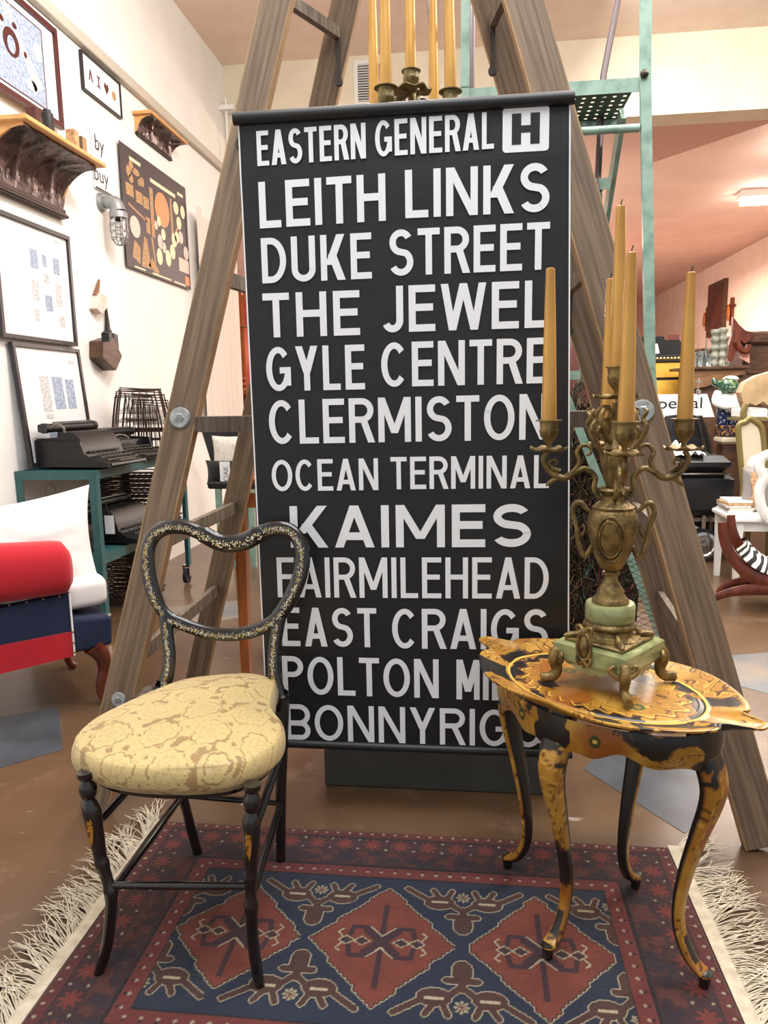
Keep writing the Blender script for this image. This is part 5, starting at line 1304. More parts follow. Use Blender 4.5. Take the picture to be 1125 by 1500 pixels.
# nest of rusty wire frames on the shelf
t = thing('wire_frame_stack', (-2.12, 4.62, .9), 'nest of tall rusty wire frames standing on the teal shelf', 'wire rack')
for i in range(15):
    y = 4.50 + .018 * i; w0 = .19 - .003 * abs(i - 6); h_ = .44 - .012 * abs(i - 5); dx = .012 * math.sin(i * 1.7)
    p = spline([(-2.12 - w0 + dx, y, .908), (-2.12 - w0 * .9 + dx, y, .9 + h_ * .5), (-2.12 - w0 * .72 + dx, y, .9 + h_ * .96), (-2.12 - w0 * .6, y, .9 + h_), (-2.12 + w0 * .6 + dx, y, .9 + h_ * (1 - .02 * (i % 3))), (-2.12 + w0 * .72 + dx, y, .9 + h_ * .95), (-2.12 + w0 * .9 + dx, y, .9 + h_ * .5), (-2.12 + w0 + dx, y, .908)], 3)
    mb = MB().tube(p, .0035, 5)
    for k in range(5): zz_ = .95 + h_ * .15 * k; ww = w0 * (.95 - .07 * k); mb.tube([(-2.12 - ww + dx, y + .004, zz_), (-2.12 + ww + dx, y + .004, zz_)], .0022, 4)
    for k in (-1, 0, 1): mb.tube([(-2.12 + k * .06 + dx, y, .91), (-2.12 + k * .045 + dx, y, .9 + h_ * .97)], .0022, 4)
    link('wire_frame', mb, M['rust'], t, 0)
def tray_stack(x, y, z, n, label, w=.20, dz=.027):
    t = thing('wire_tray_stack', (x, y, z), label, 'wire trays', None)
    for i in range(n):
        zz_ = z + .008 + dz * i; o = .008 * math.sin(i * 2.1); mb = MB()
        for k, zo in ((1, .018), (.93, 0)): mb.tube([Vector((x + o + w * k * sx, y + w * k * .95 * sy, zz_ + zo)) for sx, sy in ((-1, -1), (1, -1), (1, 1), (-1, 1))], .004, 5, closed=True)
        for k in range(9): xx_ = x + o - w * .8 + w * .2 * k; mb.tube([(xx_, y - w * .88, zz_ + .001), (xx_, y + w * .88, zz_ + .001)], .002, 3)
        for k in range(12): a = -w + 2 * w * k / 11; mb.tube([(x + o + w * 1.0, y + a * .93, zz_ + .018), (x + o + w * .93, y + a * .9, zz_)], .002, 3); mb.tube([(x + o + a * .98, y - w * .95, zz_ + .018), (x + o + a * .93, y - w * .88, zz_)], .002, 3)
        link('wire_tray', mb, M['rust'], t, 0)
tray_stack(-2.14, 4.53, .4505, 13, 'tall stack of rusty wire trays on the lower teal shelf')
tray_stack(-2.16, 4.33, .01, 12, 'stack of rusty wire trays on the floor under the shelf', .17)
# glass jar and dark case
t = thing('glass_jar', (-2.27, 3.74, .45), 'clear glass jar with a looped wire handle on the lower shelf', 'jar')
link('jar', MB().lathe([(.045, .451), (.052, .455), (.052, .66), (.040, .69), (.038, .71), (.036, .71), (.036, .69), (.048, .66), (.048, .46), (.0001, .46)], (-2.27, 3.69, 0), 20), M['glass'], t)
link('wire_handle', MB().tube(spline([(-2.31, 3.74, .69), (-2.30, 3.74, .78), (-2.275, 3.74, .82), (-2.24, 3.74, .78), (-2.23, 3.74, .69)], 5), .003, 5), M['zinc'], t)
tag(link('dark_case', MB().bb((-2.2, 3.63, .4505), (-2.02, 3.76, .60), .02), M['leather']), 'black carrying case standing on the lower teal shelf behind the white pillow', 'case')

# ================================================================ ARMCHAIR
def armchair():
    Fp = at(150, 1035, 2, 0); d = Vector((.72, .694, 0)); inn = Vector((-.694, .72, 0)); up = Vector((0, 0, 1))
    t = thing('wool_armchair', Fp + d * -.35 + inn * .3, 'red and navy wool armchair with white seat cushion and carved wooden legs', 'chair')
    Q = lambda s, i, z: Fp + d * s + inn * i + up * z
    def pr(pts, i0, i1, nm, m, sm=0, bev=0):
        mb = MB().prism([Q(s, i0, z) for s, z in pts], inn * (i1 - i0)); o = link(nm, mb, m, t, sm)
        if bev: b = o.modifiers.new('b', 'BEVEL'); b.width = bev; b.segments = 3
        return o
    W = .58
    pr([(-.62, .345), (-.095, .345), (-.088, .50), (-.62, .47)], .0, .11, 'side_panel', M['navy'])
    pr([(-.62, .225), (-.098, .242), (-.095, .344), (-.62, .344)], -.004, .11, 'lower_band', M['red'])
    pr([(-.62, .225), (-.62, .344), (-.2, .344), (-.2, .24)], W - .11, W, 'lower_band', M['red'])
    pr([(-.0945, .25), (.062, .255), (.068, .375), (-.0945, .395)], 0, W, 'front_rail', M['navy'], 0, .015)
    pr([(-.5, .26), (-.1, .26), (-.1, .39), (-.5, .38)], .1105, W - .1105, 'seat_deck', M['navy'])
    link('piping', MB().tube([Q(-.092, -.004, .245), Q(-.092, -.004, .50)], .004, 6), M['linen'], t)
    # brass nails
    mb = MB()
    for z in (.26, .30, .345): mb.ball(Q(-.092, -.007, z), .0055, 8, 6)
    for k in range(7): mb.ball(Q(-.13 - .06 * k, -.004, .497 - .001 * k), .004, 6, 4)
    link('nail_heads', mb, M['brass_nail'], t)
    # rolled arms
    for i0, nm in ((-.055, 'rolled_arm'), (W - .16, 'rolled_arm')):
        n = 28; mb = MB()
        def fn(u, v):
            a = 2 * PI * u; s = -.62 + .545 * v; rz, ri = .105 + .018 * (1 - v), .095
            k = 1
            if v > .93: k = math.sqrt(max(0, 1 - ((v - .93) / .07) ** 2)) * .35 + .65
            zc_ = .602 + .028 * (1 - v)
            q = lambda c: math.copysign(abs(c) ** .8, c)
            return Q(s, i0 + .095 + ri * k * q(math.cos(a)), zc_ + rz * k * q(math.sin(a)))
        mb.grid(fn, n, 24, True); mb.f.append(tuple(range(23 * n, 24 * n))); mb.f.append(tuple(range(n - 1, -1, -1))); link(nm, mb, M['red'], t, 60)
    pr([(-.66, .24), (-.5, .24), (-.52, .7), (-.60, .92), (-.70, .9)], .05, W - .05, 'backrest', M['navy'], 0, .03)
    # seat cushion
    def soft(c, hx, hy, hz, nm, m, e=.35, par=None, ez=.7):
        mb = MB(); n1, n2 = 40, 24
        def fn(u, v):
            a, b = 2 * PI * u, -PI / 2 + PI * v; q = lambda c_, k: math.copysign(abs(c_) ** k, c_)
            X_, Y_, Z_ = q(math.cos(b), ez) * q(math.cos(a), e), q(math.cos(b), ez) * q(math.sin(a), e), q(math.sin(b), ez)
            return X_ * hx, Y_ * hy, Z_ * hz
        for j in range(n2):
            for i in range(n1):
                x, y, z = fn(i / n1, j / (n2 - 1)); z += .006 * mnoise.noise(Vector((x * 14, y * 14, 1))); mb.v.append(tuple(c + d * x + inn * y + up * z))
        for j in range(n2 - 1):
            for i in range(n1): k = (i + 1) % n1; mb.f.append((j * n1 + i, j * n1 + k, (j + 1) * n1 + k, (j + 1) * n1 + i))
        return link(nm, mb, m, par, 60)
    c = soft(Q(-.13, W / 2, .47), .215, .245, .068, 'seat_cushion', M['linen'], .25, t, .38)
    # cabriole leg
    for s, i in ((.035, .03), (.035, W - .03), (-.58, .03), (-.58, W - .03)):
        P = spline([Q(s - .045, i, .262), Q(s - .012, i, .21), Q(s - .006, i, .15), Q(s - .028, i, .08), Q(s - .02, i, .03), Q(s - .0, i, .008)], 5)
        mb = MB().tube(P, lerp_list([.045, .035, .027, .019, .017, .02], len(P)), 12); link('leg', mb, M['mahog'], t, 60)
    # big white pillow, top-level
    n = 46; mb = MB()
    cen = Q(-.36, .20, .80); ax = Vector((.83, .55, 0)).normalized(); nn = Vector((.55, -.83, 0)); hw, hh = .34, .235
    U = (d * 1.0).normalized(); cen = Q(-.25, .215, .63)
    vs = []
    for side in (1, -1):
        for j in range(n):
            for i in range(n):
                u, v = -1 + 2 * i / (n - 1), -1 + 2 * j / (n - 1)
                ed = (1 - u ** 4) * (1 - v ** 4); th = .095 * ed ** .55; pinch = 1 - .09 * (1 - v * v) * abs(u) ** 3; pv = 1 - .10 * (1 - u * u) * abs(v) ** 3
                w1 = .008 * mnoise.noise(Vector((u * 4, v * 4, side))) * ed ** .3
                p = cen + U * (u * hw * pinch) + up * (v * hh * pv + .035 * u) + inn * (-side * (th + w1) + .05 * v)
                mb.v.append(tuple(p))
    for s_ in (0, 1):
        for j in range(n - 1):
            for i in range(n - 1):
                a = s_ * n * n + j * n + i; f = (a, a + 1, a + n + 1, a + n); mb.f.append(f if s_ == 0 else f[::-1])
    tag(link('pillow', mb, M['linen'], None, 180), 'large plump white pillow propped on the red and navy armchair', 'pillow')
    c = soft(Q(-.07, .36, .575), .055, .10, .035, 'small_cushion', M['linen'], .6); tag(c, 'small white cushion corner peeking over the armchair seat cushion', 'cushion')
armchair()

# ================================================================ BACK LEFT
# honey wood stool whose leg shows left of the sign
def stool():
    a = at(362, 1006, 2, 0); t = thing('wooden_stool', (a.x + .22, a.y + .2, 0), 'tall honey coloured wooden stool half hidden behind the sign', 'stool')
    for dx in (0, .42):
        for dy in (0, .36): link('leg', MB().tube([(a.x + dx, a.y + dy, .001), (a.x + dx * .96 + .01, a.y + dy, .90)], [.026, .036], 4), M['honey'], t, 0)
    link('seat', MB().bb((a.x - .02, a.y - .04, .9005), (a.x + .46, a.y + .40, .93), .006), M['honey'], t, 0)
    link('rail', MB().bb((a.x + .03, a.y - .01, .80), (a.x + .39, a.y + .01, .86)), M['honey'], t, 0)
stool()
# black director chair with cushions
def black_chair():
    Y = 5.3; t = thing('black_director_chair', (-1.75, Y + .2, 0), 'black canvas chair on pale green legs behind the ladder, holding two cushions', 'chair')
    q = lambda px, py, y=Y: at(px, py, 1, y)
    mb = MB().prism([q(291, 622), q(372, 626), q(372, 700), q(322, 716)], (0, .03, 0)); 
    x1 = q(372, 626).x
    link('backrest', MB().prism([q(291, 618, Y + .45), q(385, 622, Y + .45), q(385, 705, Y + .45), q(318, 705, Y + .45)], (0, .03, 0)), M['blackmat'], t, 0)
    a = q(306, 716); link('seat', MB().bb((a.x - .0, Y - .02, a.z), (x1, Y + .44, a.z + .05), .01), M['blackmat'], t, 0)
    for px in (320, 342, 368):
        for y in (Y, Y + .4):
            p = q(px, 720, Y); link('leg', MB().bb((p.x - .02, y - .02, .0005), (p.x + .02, y + .02, a.z - .001)), M['green'], t, 0)
    link('foot_rail', MB().bb((q(320, 720).x + .021, Y - .01, .25), (q(342, 720).x - .021, Y + .01, .30)), M['oak'], t, 0)
    return a.z + .05
zs = black_chair()
def cushion(c, hw, hh, th, m, label, tilt=0, yaw=0):
    n = 22; mb = MB(); c = Vector(c); rm = Matrix.Rotation(yaw, 3, 'Z') @ Matrix.Rotation(tilt, 3, 'X')
    for s_ in (1, -1):
        for j in range(n):
            for i in range(n):
                u, v = -1 + 2 * i / (n - 1), -1 + 2 * j / (n - 1); ed = ((1 - u ** 4) * (1 - v ** 4)) ** .55
                mb.v.append(tuple(c + rm @ Vector((u * hw * (1 - .08 * (1 - v * v)), -s_ * th * ed, v * hh * (1 - .08 * (1 - u * u))))))
    for s_ in (0, 1):
        for j in range(n - 1):
            for i in range(n - 1):
                a = s_ * n * n + j * n + i; f = (a, a + 1, a + n + 1, a + n); mb.f.append(f if s_ == 0 else f[::-1])
    return tag(link('cushion', mb, m, None, 180), label, 'cushion')
p = at(340, 662, 1, 5.62); cushion((p.x, p.y, p.z), .16, .13, .05, M['pillowtext'], 'pale printed cushion with pointed corner on the black canvas chair')
p = at(337, 692, 1, 5.42); c = cushion((p.x, p.y, p.z), .19, .095, .045, M['blackmat'], 'black cushion with a white strip lettered OAK on the black chair')
a, b = at(324, 711, 1, 5.37), at(337, 676, 1, 5.37)
st = link('label_strip', MB().bb((a.x, 5.355, a.z), (b.x, 5.360, b.z)), M['paper'], c, 0)
vs, fs = text_mesh('OAK', .058); mb = MB(); mb.add([(b.x - .012 - v[1], 5.3535, (a.z + b.z) / 2 + v[0] * .95) for v in vs], fs); link('lettering', mb, M['lampgrey'], st, 0)

# lit wooden cabinet with the fire extinguisher, beyond the header
def lit_cabinet():
    Y = 8.2; q = lambda px, py, y=Y: at(px, py, 1, y); a, b = q(322, 700), q(420, 415); zt_ = b.z
    t = thing('lit_display_cabinet', ((a.x + b.x) / 2, Y + .3, 0), 'tall honey wood display cabinet glowing pink behind the ladder', 'cabinet')
    for px in (326, 352, 392, 420): p = q(px, 500); link('upright', MB().bb((p.x - .035, Y, .0), (p.x + .035, Y + .06, zt_)), M['honey'], t, 0)
    for py in (416, 437, 578): p = q(340, py); link('cross_rail', MB().bb((a.x, Y - .01, p.z - .03), (b.x, Y - .0005, p.z + .03)), M['honey'], t, 0)
    link('lower_panel', MB().bb((a.x, Y + .061, 0), (b.x, Y + .09, q(340, 578).z)), M['honey'], t, 0)
    link('back_panel', MB().bb((a.x, Y + .6, 0), (b.x, Y + .63, zt_)), mat('rose_lining', (196, 96, 84), .6), t, 0)
    link('lamp_globe', MB().ball(q(345, 512, Y + .35), (.10, .10, .16), 14, 10), M['lampglow'], t); link('lamp_globe', MB().ball(q(352, 598, Y + .3), .06, 12, 8), M['lampglow'], t)
    p = q(352, 478); mb = MB().tube(spline([(p.x - .18, Y - .02, p.z - .12), (p.x - .14, Y - .02, p.z - .03), (p.x, Y - .02, p.z), (p.x + .14, Y - .02, p.z - .03), (p.x + .2, Y - .02, p.z - .12)], 5), .014, 6); link('brass_arch', mb, M['brass_nail'], t)
    for k, dx in enumerate((.10, .12, .11)): link('turned_knob', MB().ball(q(357, 555 + 8 * k, Y - .05), .028, 8, 6), M['honey'], t)
    e = thing('fire_extinguisher', q(341, 560, Y - .25), 'red fire extinguisher with white label on a small shelf by the lit cabinet', 'fire extinguisher')
    c = q(341, 574, Y - .22); s_ = MB().bb((c.x - .2, Y - .36, c.z - .03), (c.x + .24, Y - .012, c.z), .004); link('small_shelf', s_, M['honey'], t, 0)
    link('cylinder', MB().lathe([(.07, c.z + .001), (.082, c.z + .01), (.082, c.z + .36), (.06, c.z + .42), (.025, c.z + .44), (.025, c.z + .46), (.0001, c.z + .461)], (c.x, c.y, 0), 20), M['extred'], e)
    link('valve', MB().bb((c.x - .02, c.y - .02, c.z + .4615), (c.x + .02, c.y + .02, c.z + .51)), M['iron'], e, 0); link('lever', MB().beam((c.x - .03, c.y, c.z + .52), (c.x + .07, c.y, c.z + .55), .02, .012), M['iron'], e, 0)
    link('white_label', MB().prism([(c.x + .083 * math.cos(R(b_)), c.y + .083 * math.sin(R(b_)), c.z + .21) for b_ in range(225, 285, 10)] + [(c.x + .084 * math.cos(R(b_)), c.y + .084 * math.sin(R(b_)), c.z + .21) for b_ in range(275, 215, -10)], (0, 0, .14)), M['paper'], e, 0)
    link('hose', MB().tube(spline([(c.x + .02, c.y - .02, c.z + .48), (c.x + .07, c.y - .07, c.z + .42), (c.x + .05, c.y - .10, c.z + .25), (c.x + .04, c.y - .095, c.z + .08)], 5), .012, 8), M['rubber'], e)
lit_cabinet()
# more far furniture glimpsed on the left and centre, simple red screen
# ================================================================ BACK RIGHT
def club_chair():
    Y = 5.5; q = lambda px, py, y=Y: at(px, py, 1, y); a, b = q(925, 757), q(1078, 668)
    t = thing('black_leather_armchair', ((a.x + b.x) / 2, Y + .35, 0), 'wide black leather armchair on chrome wheels right of the ladder', 'chair')
    z0, z1, z2 = q(1000, 757).z, q(1000, 692).z, q(1000, 668).z
    o = link('seat_body', MB().bb((a.x, Y, z0), (b.x, Y + .52, z1 - .004), .05), M['leather'], t, 30)
    link('arm_pad', MB().bb((a.x - .02, Y - .03, z1 - .003), (b.x - .04, Y + .22, z2), .045), M['leather'], t, 30)
    link('arm_pad', MB().bb((a.x - .02, Y + .33, z1 - .003), (b.x - .04, Y + .53, z2), .045), M['leather'], t, 30)
    link('chrome_trim', MB().bb((a.x, Y - .012, z1 - .015), (b.x - .02, Y - .0005, z1 - .004)), M['chrome'], t, 0)
    link('base_rail', MB().bb((a.x + .1, Y + .15, z0 - .06), (b.x + .03, Y + .19, z0 - .03)), M['chrome'], t, 0)
    for x in (b.x - .16, a.x + .12):
        for y in (Y + .12, Y + .42):
            w_ = link('wheel', MB().tube([(x, y - .02, .125), (x, y + .02, .125)], .124, 28), M['rubber'], t); link('hub_cap', MB().lathe([(.098, .0), (.098, .006), (.07, .010), (.066, .004), (.035, .006), (.03, .014), (.0001, .018)], (0, 0, 0), 28) if False else MB(Matrix.Translation((x, y - .0205, .125)) @ Matrix.Rotation(PI / 2, 4, 'X')).lathe([(.10, 0), (.10, .006), (.078, .010), (.07, .003), (.04, .004), (.034, .014), (.0001, .018)], (0, 0, 0), 28), M['chrome'], w_)
            link('strut', MB().cyl((x, y, .25), (x, y, z0 - .001), .015), M['chrome'], t)
    return z2, a, b
z2, a, b = club_chair()
# black coat thrown over a chair, lace cloth
CO = at(1000, 609, 1, 6.18); mb = MB()
def drape(u, v):
    an = 2 * PI * u; r_ = (.42 if math.cos(an) > 0 else .40) * (1 - .5 * v ** 2.5) * (1 + .08 * math.sin(an * 7 + v * 3)); return Vector((CO.x + r_ * .66 * math.cos(an), 6.18 + .10 * math.sin(an) * (1 - .4 * v), .001 + CO.z * v ** .8 + .04 * mnoise.noise(Vector((u * 6, v * 4, 2))) * v))
mb.grid(drape, 48, 20, True); mb.f.append(tuple(19 * 48 + k for k in range(48)))
tag(link('draped_coat', mb, M['leather'], None, 60), 'black coat draped over a hidden chair under the white lettered board', 'coat')
mb = MB().grid(lambda u, v: Vector((1.30 + .36 * u, 5.47 + .24 * v, z2 + .004 + .055 * abs(mnoise.noise(Vector((u * 7, v * 4, 5)))) + .05 * math.sin(PI * u) * math.sin(PI * v) * 1.4)), 40, 16)
tag(link('lace_cloth', mb, M['linen'], None, 60), 'crumpled white lace cloth lying on the black leather armchair arm', 'cloth')
# lettered board
a, b = at(938, 576, 1, 6.3), at(1046, 611, 1, 6.3)
t = thing('lettered_board', ((a.x + b.x) / 2, 6.3, b.z), 'white board lettered special above the black coat', 'sign')
pts = [at(940, 578, 1, 6.3), at(1036, 577, 1, 6.3), at(1047, 611, 1, 6.3), at(940, 612, 1, 6.3)]
link('board', MB().prism([pts[3], pts[2], pts[1], pts[0]], (0, .02, 0)), M['paper'], t, 0)
link('post', MB().bb((b.x - .5, 6.321, 0), (b.x - .46, 6.36, a.z)), M['walnut'], t, 0)
c = at(991, 598, 1, 6.297); put_text('special', .125, c, (1, 0, 0), (0, 0, 1), M['blackmat'], t, 1.25)
# yellow chest with black gilt top
def chest():
    Y = 7.3; q = lambda px, py: at(px, py, 1, Y); a, b = q(950, 700), q(1010, 530); z = b.z; t = thing('yellow_chest', ((a.x + b.x) / 2, Y + .2, 0), 'distressed yellow painted chest with black gilt-trimmed top', 'chest')
    link('carcass', MB().bb((a.x, Y + .012, 0), (b.x, Y + .45, z)), M['blackmat'], t, 0)
    for p0, p1 in ((531, 553), (557, 582), (586, 612), (616, 642)):
        z0, z1 = q(980, p1).z, q(980, p0).z; link('drawer', MB().bb((a.x + .01, Y - .004, z0), (b.x - .01, Y + .0115, z1), .004), M['yellow'], t, 0)
    zt_ = q(980, 520).z; link('top', MB().bb((a.x - .02, Y - .02, z + .001), (b.x + .02, Y + .47, zt_), .006), M['blackmat'], t, 0)
    for k in range(9): x = a.x + .02 + (b.x - a.x - .04) * (k + .5) / 9; link('gilt_scroll', MB().ball((x, Y - .022, (z + zt_) / 2), (.016, .006, .016), 8, 5), M['brass_nail'], t)
chest()
# carved oak sideboard front and things on it
def sideboard():
    Y = 6.7; q = lambda px, py, y=Y: at(px, py, 1, y)
    t = thing('carved_sideboard', (q(1050, 560).x, Y + .25, 0), 'carved oak sideboard with scalloped apron far right of the candles', 'sideboard')
    zt_ = q(1050, 541).z; x0, x1 = q(1008, 545).x, q(1092, 535).x
    o = [(x0, zt_), (x1, zt_), (x1, q(1085, 548).z), (q(1070, 552).x, q(1070, 552).z), (q(1055, 556).x, q(1055, 558).z), (q(1035, 566).x, q(1035, 566).z), (x0, q(1010, 572).z)]
    link('apron', MB().prism([(x, Y, z) for x, z in o], (0, .04, 0)), M['oak'], t, 0); link('top', MB().bb((x0 - .03, Y - .03, zt_ + .0005), (x1 + .03, Y + .5, zt_ + .025), .004), M['walnut'], t, 0)
    link('body', MB().bb((x0 + .04, Y + .041, 0), (x1, Y + .45, zt_)), M['walnut'], t, 0)
    ztop = zt_ + .0255
    for k, (px, h_) in enumerate(((1046, 50), (1057, 52))):
        c = q(px, 530, Y + .12); m_ = MB(); hh = h_ * (Y + .12) / F_PX
        m_.lathe([(.035 + .008 * math.sin(i * 1.3), ztop + .001 + hh * i / 22) for i in range(23)], (c.x, c.y, 0), 14); tag(link('twisted_column', m_, M['stone'], None, 60), ('left' if k == 0 else 'right') + ' of two grey carved columns standing on the sideboard', 'ornament', 'grey columns')
    c = q(1026, 530, Y + .16); m_ = MB().tube([(c.x + .14 * math.cos(R(a_)), c.y, ztop + .012 + .14 * math.sin(R(a_))) for a_ in range(0, 181, 12)], .014, 8); o = thing('oval_mirror', (c.x, c.y, ztop), 'small arched mirror in a walnut frame on the sideboard', 'mirror')
    link('frame', m_, M['walnut'], o); link('mirror_glass', MB().prism([(c.x + .13 * math.cos(R(a_)), c.y, ztop + .006 + .13 * math.sin(R(a_))) for a_ in range(0, 181, 12)], (0, .006, 0)), M['chrome'], o, 0)
    for k, (px, h_) in enumerate(((1024, .16), (1033, .24), (1037, .16), (1064, .07))):
        c = q(px, 535, Y + .05); mb = MB().lathe([(.02, ztop + .001), (.024, ztop + .01), (.022, ztop + h_ * .5), (.008, ztop + h_ * .6), (.008, ztop + h_), (.0001, ztop + h_ + .001)], (c.x, c.y, 0), 12)
        tag(link('glass_bottle', mb, M['glass']), ['short clear glass bottle before the arched mirror', 'tallest clear glass bottle beside the grey columns', 'second clear glass bottle beside the tallest one', 'tiny clear glass bottle at the right end of the sideboard'][k], 'bottle', 'glass bottles')
sideboard()
# dark armoire with carved crest
def armoire():
    Y = 7.6; q = lambda px, py, y=Y: at(px, py, 1, y); t = thing('carved_armoire', (q(1120, 600).x, Y + .3, 0), 'dark walnut armoire with tall carved pointed crest at the right edge', 'armoire')
    xa = q(1088, 520).x; xb = q(1190, 520).x; zt_ = q(1100, 486).z
    link('carcass', MB().bb((xa, Y, 0), (xb, Y + .5, zt_ - .12)), M['walnut'], t, 0); link('cornice', MB().bb((xa - .05, Y - .05, zt_ - .1195), (xb + .05, Y + .52, zt_), .02), M['walnut'], t, 0)
    for py in (545, 600, 655): z = q(1100, py).z; link('moulding', MB().bb((xa + .04, Y - .018, z - .02), (xb, Y - .0005, z + .02), .008), M['walnut'], t, 0)
    o = [(1066, 530), (1068, 505), (1073, 488), (1074, 464), (1083, 476), (1092, 484), (1104, 487), (1100, 497), (1092, 503), (1084, 498), (1080, 512), (1076, 522), (1072, 530)]
    link('crest', MB().prism([q(x, y, Y - .10) for x, y in o][::-1], (0, .045, 0)), M['mahog'], t, 0)
    link('side_scroll', MB().tube(spline([q(1078, 500, Y - .12), q(1085, 512, Y - .12), q(1094, 514, Y - .12), q(1098, 505, Y - .12)], 5), .03, 8), M['mahog'], t); link('mirror_panel', MB().prism([q(1083, 514, Y - .07), q(1098, 518, Y - .07), q(1098, 532, Y - .07), q(1083, 524, Y - .07)][::-1], (0, .01, 0)), mat('rosy_mirror', (232, 170, 150), .4), t, 0)
armoire()
# ceramic figurine on patterned plinth
def figurine():
    Y = 6.0; q = lambda px, py, y=Y: at(px, py, 1, y); pl = thing('patterned_pedestal', (q(1066, 640).x, Y, 0), 'patterned dark pedestal carrying the glazed figurine', 'pedestal')
    x0, x1 = q(1052, 640).x, q(1082, 640).x; zt_ = q(1066, 623).z
    link('column', MB().bb((x0 + .02, Y - .06, 0), (x1 - .02, Y + .08, q(1066, 650).z), .01), M['walnut'], pl, 0); link('cushion_top', MB().bb((x0, Y - .08, q(1066, 650).z + .0005), (x1, Y + .1, q(1066, 638).z), .02), M['ivory'], pl, 0)
    link('frieze', MB().bb((x0, Y - .08, q(1066, 638).z + .0005), (x1, Y + .1, zt_), .004), mat('mosaic_band', (30, 32, 52), .4, c2=(190, 130, 60), scale=45, lo=.52, hi=.56), pl, 0)
    t = thing('glazed_figurine', (q(1066, 620).x, Y, zt_), 'glazed ceramic figurine with dark green head, white top and blue trousers', 'figurine')
    c = lambda px, py, dy=0: q(px, py, Y + dy); z = zt_ + .0005
    for px in (1059, 1075):
        p = c(px, 610); link('leg', MB().lathe([(.036, z), (.04, z + .01), (.045, z + .08), (.05, z + .17), (.03, z + .20)], (p.x, Y, 0), 14), M['glazeblue'], t)
    tz = c(1066, 600).z; link('torso', MB().ball((c(1067, 590).x, Y, c(1067, 590).z), (.085, .06, .085), 16, 12), M['white'], t)
    for s_ in (1, -1):
        p = c(1067, 580); link('arm', MB().tube(spline([(p.x + s_ * .075, Y, p.z + .03), (p.x + s_ * .10, Y - .03, p.z - .04), (p.x + s_ * .05, Y - .085, p.z - .075), (p.x + .0 * s_, Y - .095, p.z - .075)], 4), [.03] * 6 + [.027] * 4 + [.022] * 3, 10), M['white'], t)
    p = c(1066, 565); link('head', MB().ball((p.x, Y - .01, p.z), (.075, .065, .065), 16, 12), M['tealshoe'], t); link('snout', MB().ball((p.x + .005, Y - .07, p.z - .02), (.035, .035, .022), 12, 8), M['tealshoe'], t); link('ear', MB().tube([(p.x - .06, Y, p.z + .01), (p.x - .10, Y, p.z + .03), (p.x - .11, Y, p.z + .06)], [.03, .028, .008], 8), M['tealshoe'], t)
    link('cap', MB().ball((p.x + .02, Y, p.z + .05), (.06, .05, .025), 12, 8), M['white'], t)
figurine()
p = at(1026, 580, 1, 6.25); mb = MB(); z0 = at(1026, 577, 1, 6.29).z
t = thing('glass_finial', (p.x, 6.31, z0), 'small clear finial with cross arms standing on top of the lettered board', 'ornament')
link('stem', MB().lathe([(.02, z0 + .0005), (.022, z0 + .03), (.006, z0 + .035), (.006, z0 + .13), (.0001, z0 + .131)], (p.x, 6.31, 0), 10), M['chrome'], t); link('cross_arm', MB().bb((p.x - .025, 6.304, z0 + .095), (p.x + .025, 6.316, z0 + .105)), M['chrome'], t, 0)
# louis chair back, canopy bench
def louis():
    Y = 5.32; q = lambda px, py, y=Y: at(px, py, 1, y); t = thing('gilt_framed_chair', (q(1105, 700).x, Y + .2, 0), 'upright chair with cream padded back in an olive gilt frame', 'chair')
    o = [(1088, 712), (1082, 640), (1083, 622), (1092, 618), (1098, 613), (1106, 617), (1114, 624), (1118, 640), (1124, 712)]
    P = spline([q(*k) for k in o], 4); link('back_frame', MB().tube(P, .019, 8), M['olivegilt'], t)
    pts = [q(x + (3 if x < 1100 else -3), y + 3) for x, y in o]; link('padded_back', MB().prism(pts[::-1], (0, .03, 0)), M['ivory'], t, 0)
    zz_ = .44; x0, x1 = q(1088, 712).x, q(1124, 712).x
    link('seat', MB().bb((x0 + .01, Y - .06, zz_ - .05), (x1 + .1, Y + .40, zz_), .03), M['ivory'], t, 0)
    for x in (x0, x1 + .03):
        for y in (Y, Y + .38): link('leg', MB().tube([(x, y, .0005), (x, y, zz_ - .051)], [.013, .022], 8), M['olivegilt'], t)
    for k in (0, -1): link('back_post', MB().tube([P[k], (P[k].x, P[k].y, zz_ + .001)], .018, 8), M['olivegilt'], t)
louis()
def canopy():
    Y = 5.5; q = lambda px, py, y=Y: at(px, py, 1, y); t = thing('scalloped_console', (q(1130, 600).x, Y + .2, 0), 'pale wooden console with scalloped curved top at the right edge', 'table')
    o = [(1085, 575), (1092, 560), (1110, 550), (1135, 543), (1150, 543), (1150, 592), (1128, 596), (1118, 588), (1108, 594), (1098, 590), (1092, 598), (1088, 588)]
    link('curved_top', MB().prism([q(*k) for k in o][::-1], (0, .10, 0)), M['beige'], t, 0)
    link('side_support', MB().tube(spline([q(1093, 592), q(1089, 605), q(1092, 622), q(1100, 640), q(1092, 680)], 5), .022, 8), M['olivegilt'], t)
    a = q(1118, 640); link('cabinet_base', MB().bb((a.x + .22, Y + .05, 0), (a.x + .6, Y + .38, q(1140, 598).z)), M['olivegilt'], t, 0)
    a, b = q(1100, 612, Y - .1), q(1135, 598, Y - .1); o = tag(link('white_tray', MB().bb((a.x, Y + .02, b.z - .07), (b.x, Y + .3, b.z), .01), M['white']), 'white rectangular tray under the scalloped console top', 'tray')
    link('tray_rest', MB().bb((a.x - .02, Y + .0, b.z - .09), (b.x + .2, Y + .32, b.z - .0705)), M['olivegilt'], t, 0)
canopy()
